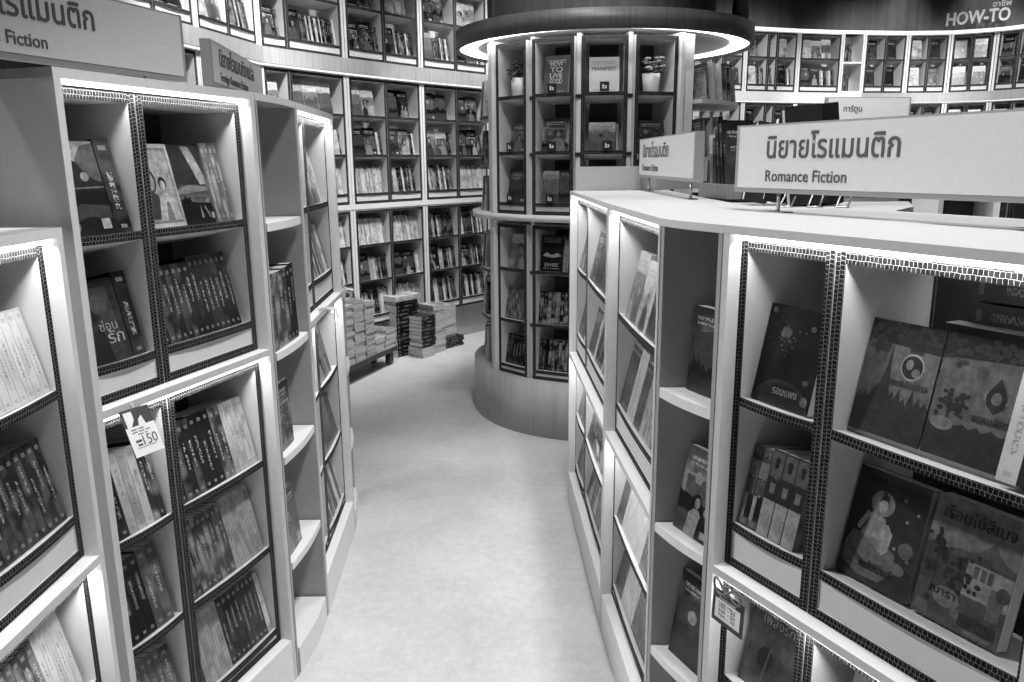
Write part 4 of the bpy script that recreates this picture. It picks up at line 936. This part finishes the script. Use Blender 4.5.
# book length runs along the trolley depth; pages face the aisle
stack(TM, .03, .02, .15, 20, 'trolley stack at its near end')
stack(TM, .20, .02, .15, 22, 'second trolley stack from its near end')
stack(TM, .36, .02, .15, 23, 'tallest trolley stack')
stack(TM, .52, .02, .15, 21, 'trolley stack behind the tallest one')
stack(TM, .67, .02, .15, 6, 'short trolley stack')
stack(TM, .815, .01, .15, 7, 'trolley stack at its far end', kind='pale', w_=.17, h_=.21, t=(.018, .026))
F0 = T(-.975, 6.70, 0) @ Rz(52)
z = stack(F0, .0, .02, 0, 14, 'large dark floor stack', t=(.03, .04), kind='dark', w_=.2, h_=.26, spine=True)
stack(F0, -.02, .0, z, 2, 'pale pair on the large dark floor stack', t=(.02, .03), kind='pale', w_=.23, h_=.3, spine=True)
stack(F0, .10, -.18, 0, 3, 'pale foot of the dark front floor stack', t=(.028, .034), kind='pale', w_=.15, h_=.17)
stack(F0, .10, -.18, .10, 8, 'dark front floor stack', t=(.03, .036), kind='dark', w_=.15, h_=.17, spine=True)
stack(F0, .29, -.14, 0, 18, 'tall leaning floor stack', t=(.02, .028), kind='pale', w_=.15, h_=.19)
z = stack(F0, .49, -.10, 0, 4, 'flat floor stack by the base', t=(.02, .028), kind='dark', w_=.2, h_=.24, spine=True)
stack(F0, .50, -.08, z, 13, 'pale pile on the flat floor stack', t=(.018, .026), kind='pale', w_=.15, h_=.18)

# ------------------------------------------------------------------ things on the counter
CR = frame_mat((.70, 3.02), (.73, 2.84), 1.5186)
cr = empty('book_crate', CR, 'small wooden crate of leaning books between the two counter signs', 'crate')
m = MB(); m.box(0, .25, 0, .012, 0, .05, 0); m.build('front_board', M['wood'], cr)
m = MB(); m.box(0, .25, .16, .172, 0, .05, 0); m.build('rear_board', M['wood'], cr)
m = MB(); m.box(0, .25, .0125, .1595, 0, .01, 0); m.build('bottom_board', M['wood'], cr)
for x in (0, .238):
    m = MB(); m.box(x, x+.012, .0125, .1595, .0105, .05, 0); m.build('end_board', M['wood'], cr)
for i, (t_, h_, bs, ln) in enumerate(((.02, .21, .4, -8), (.02, .2, .12, -9), (.024, .26, .02, -12), (.02, .25, .03, -12), (.018, .19, .08, -13))):
    book(CR @ T(.06+i*.034, .02, .0108) @ Ry(ln) @ T(t_, 0, 0) @ Rz(90), .135, h_, t_, bs, .2, .6, '%s leaning book, %s in the wooden crate on the counter' % (tone(bs), ORD[i]))
WS = frame_mat((.80, 2.36), (1.02, 2.28), 1.5165)
ws = empty('wire_book_stand', WS, 'bent wire stand holding dark books behind the large counter sign', 'book stand')
for x in (0, .075, .15):
    m = MB(); m.tube([(x, -.06, .003), (x+.02, -.06, .003), (x+.03, .0, .03), (x+.03, .08, .16), (x, .08, .16), (x, .0, .03), (x-.01, -.06, .003), (x, -.06, .003)], .0025, 6); m.build('wire_loop', M['metal'], ws)
for i, (ww, hh, bs, xx, yy, rz, tk) in enumerate(((.05, .235, .06, -.045, .05, 204, .03), (.05, .245, .02, .01, .06, 204, .035), (.085, .285, .035, .125, .03, 196, .045), (.08, .29, .02, .17, .075, 196, .05))):
    book(WS @ T(xx-.02, yy+.03, .003) @ Rx(-8) @ Ry((7, 7, -7, -7)[i]) @ Rz(rz), ww+.02, hh, tk, bs, .04, -.4, 'dark tall book, %s on the wire stand behind the large sign' % ORD[i], hard=True)
# low case of the next aisle, its lit top edge showing under the large sign
display_case('display_bookcase', 'tall white bookcase of the next aisle, partly seen under the large sign', (1.60, 3.02), (2.50, 2.86), 1.815, 1.113, [(.018, .25), (.254, .87)], [(.018, .25), (.254, .87)], [1.40, 1.204], [.772, .488, .203], led=2.4, W=.89)
display_case('display_bookcase', 'low white bookcase of the next aisle with bare dim boxes', (1.36, 4.30), (1.44, 3.62), 1.50, .75, [(.018, .38), (.382, .69)], [(.018, .38), (.382, .69)], [1.17, .865], [.46, .2], led=1.2)

# ------------------------------------------------------------------ ceiling spots out of view, some added to brighten things
def spot(x, y, z, p, size=.12, aim=None, angle=70, blend=.6):
    l = bpy.data.lights.new('unseen_spot', 'SPOT'); l.energy = p; l.shadow_soft_size = size; l.spot_size = R(angle); l.spot_blend = blend
    o = bpy.data.objects.new('unseen_spot', l); COL.objects.link(o); o.location = (x, y, z)
    d = Vector(aim or (x, y, 0))-Vector((x, y, z)); o.rotation_euler = d.to_track_quat('-Z', 'Y').to_euler()
LAMPS = [(.65, 1.1, 270, 70, (.3, 1.1, 0), .25), (-2.2, 2.0, 520, 80, (.5, 1.6, 1.0), .6), (.7, 2.1, 300, 70, (.35, 2.1, 0), .25), (.1, 4.0, 110, 80, None, .6), (3.0, 4.6, 120, 100, None, .8), (.2, 4.6, 120, 40, (-1.0, 3.0, 2.0), .6), (1.2, 3.5, 650, 34, (2.2, 5.0, 1.95), .6),  # spots on left cases, second left sign and comics sign added to brighten them
         (-.1, 5.3, 620, 55, (-1.3, 6.4, 1.5), .8), (-.9, 4.2, 620, 55, (-1.9, 5.4, 2.1), .8), (.3, 6.5, 480, 60, (-.4, 7.6, 1.5), .8), (2.6, 7.6, 480, 56, (2.9, 9.8, 1.9), .9), (4.2, 7.7, 600, 56, (4.5, 10.2, 2.0), .9), (5.2, 7.9, 380, 54, (5.7, 10.0, 2.0), .9), (.2, 2.6, 190, 50, (.5, 4.8, 1.0), .8)]
for x, y, p, a, aim, bl in LAMPS: spot(x, y, 4.2, p, .15, aim, a, bl)
for x, y in ((5.55, 9.7), (4.7, 9.75)): spot(x, y, 4.25, 45, .04, (x+.05, y+.3, 3.2), 50, .8)
wd = bpy.data.worlds.new('world'); scene.world = wd; wd.use_nodes = True
wd.node_tree.nodes['Background'].inputs[0].default_value = (1, 1, 1, 1); wd.node_tree.nodes['Background'].inputs[1].default_value = .03

# ------------------------------------------------------------------ books become objects
def in_frame(s, marg=110):
    c = s['mat'] @ Vector((s['w']/2, s['t']/2, s['h']/2)); p = project(c)
    return p and -marg < p[0] < 1024+marg and -marg < p[1] < 682+marg
BOOKS = [s for s in BOOKS if in_frame(s)]
def corners(s):
    return [s['mat'] @ Vector((x*s['w'], y*s['t'], z*s['h'])) for x in (.06, .5, .94) for y in (-.02, .5, 1.02) for z in (.06, .35, .65, .94)]
mats = [M['cover'], M['pages']]
allb = MB(); owner = []
for k, s in enumerate(BOOKS):
    book_geo(allb, s['mat'], s['w'], s['h'], s['t'], s['ink'], s['hard'], ('c', 'p')); owner += [k]*(len(allb.f)-len(owner))
tmp = bpy.data.objects.new('probe', allb.mesh('probe', mats, False)); COL.objects.link(tmp)
bpy.context.view_layer.update()
dg = bpy.context.evaluated_depsgraph_get()
org = Vector((0, 0, CAM_H))
for k, s in enumerate(BOOKS):
    vis = 0
    for c in corners(s):
        q = project(c)
        if not q or not (0 <= q[0] < 1024 and 0 <= q[1] < 682): continue
        d = (c-org); L = d.length
        hit, loc, nor, idx, ob, mx = scene.ray_cast(dg, org, d.normalized(), distance=L+.05)
        if hit and ob.name == 'probe' and owner[idx] == k: vis += 1
    z = project(s['mat'] @ Vector((s['w']/2, s['t']/2, s['h']/2)))[2]
    s['score'] = vis*(s['h']*max(s['t'], .02)+s['w']*s['h']*.15)/z**2+(10 if s['keep'] else 0)
bpy.data.objects.remove(tmp)
BOOKS.sort(key=lambda s: -s['score'])
rest = MB(); seen = {}
for k, s in enumerate(BOOKS):
    if k < 300 and s['score'] > 0:
        mb = MB(); book_geo(mb, Matrix.Identity(4), s['w'], s['h'], s['t'], s['ink'], s['hard'], ('c',))
        o = bpy.data.objects.new(s['name'], mb.mesh(s['name'], mats[:1], False)); COL.objects.link(o); o.matrix_world = s['mat']
        tag(o, s['label'], 'book', s['group'])
        mb = MB(); book_geo(mb, Matrix.Identity(4), s['w'], s['h'], s['t'], s['ink'], s['hard'], ('p',), 0)
        p = bpy.data.objects.new('page_block', mb.mesh('page_block', mats[1:], False)); COL.objects.link(p); p.parent = o
        if s['decals'] == SCENE: art_scene(o, s['w'], s['h'], s['ink'], k*13+5)
        elif s['decals']: s['decals'](o, s['w'], s['h'])
        seen[s['label']] = seen.get(s['label'], 0)+1
    else:
        book_geo(rest, s['mat'], s['w'], s['h'], s['t'], s['ink'], s['hard'], ('c', 'p'))
o = bpy.data.objects.new('distant_books', rest.mesh('distant_books', mats, False)); COL.objects.link(o)
tag(o, 'mass of small books deep in the shelves and on the far walls', 'books', kind='stuff')
print('LONG', [s['label'] for s in BOOKS[:300] if len(s['label'].replace(',', ' ').split()) > 16])
print('BOOKS', len(BOOKS), sum(s['score'] > 0 for s in BOOKS), 'dups', {k: v for k, v in seen.items() if v > 1})

vs = scene.view_settings
scene.display_settings.display_device = 'sRGB'
vs.view_transform = 'Standard'; vs.look = 'None'; vs.exposure = 0.0; vs.gamma = 1.0; vs.use_curve_mapping = False
scene.cycles.use_denoising = True
scene.cycles.max_bounces = 8
scene.cycles.use_adaptive_sampling = True
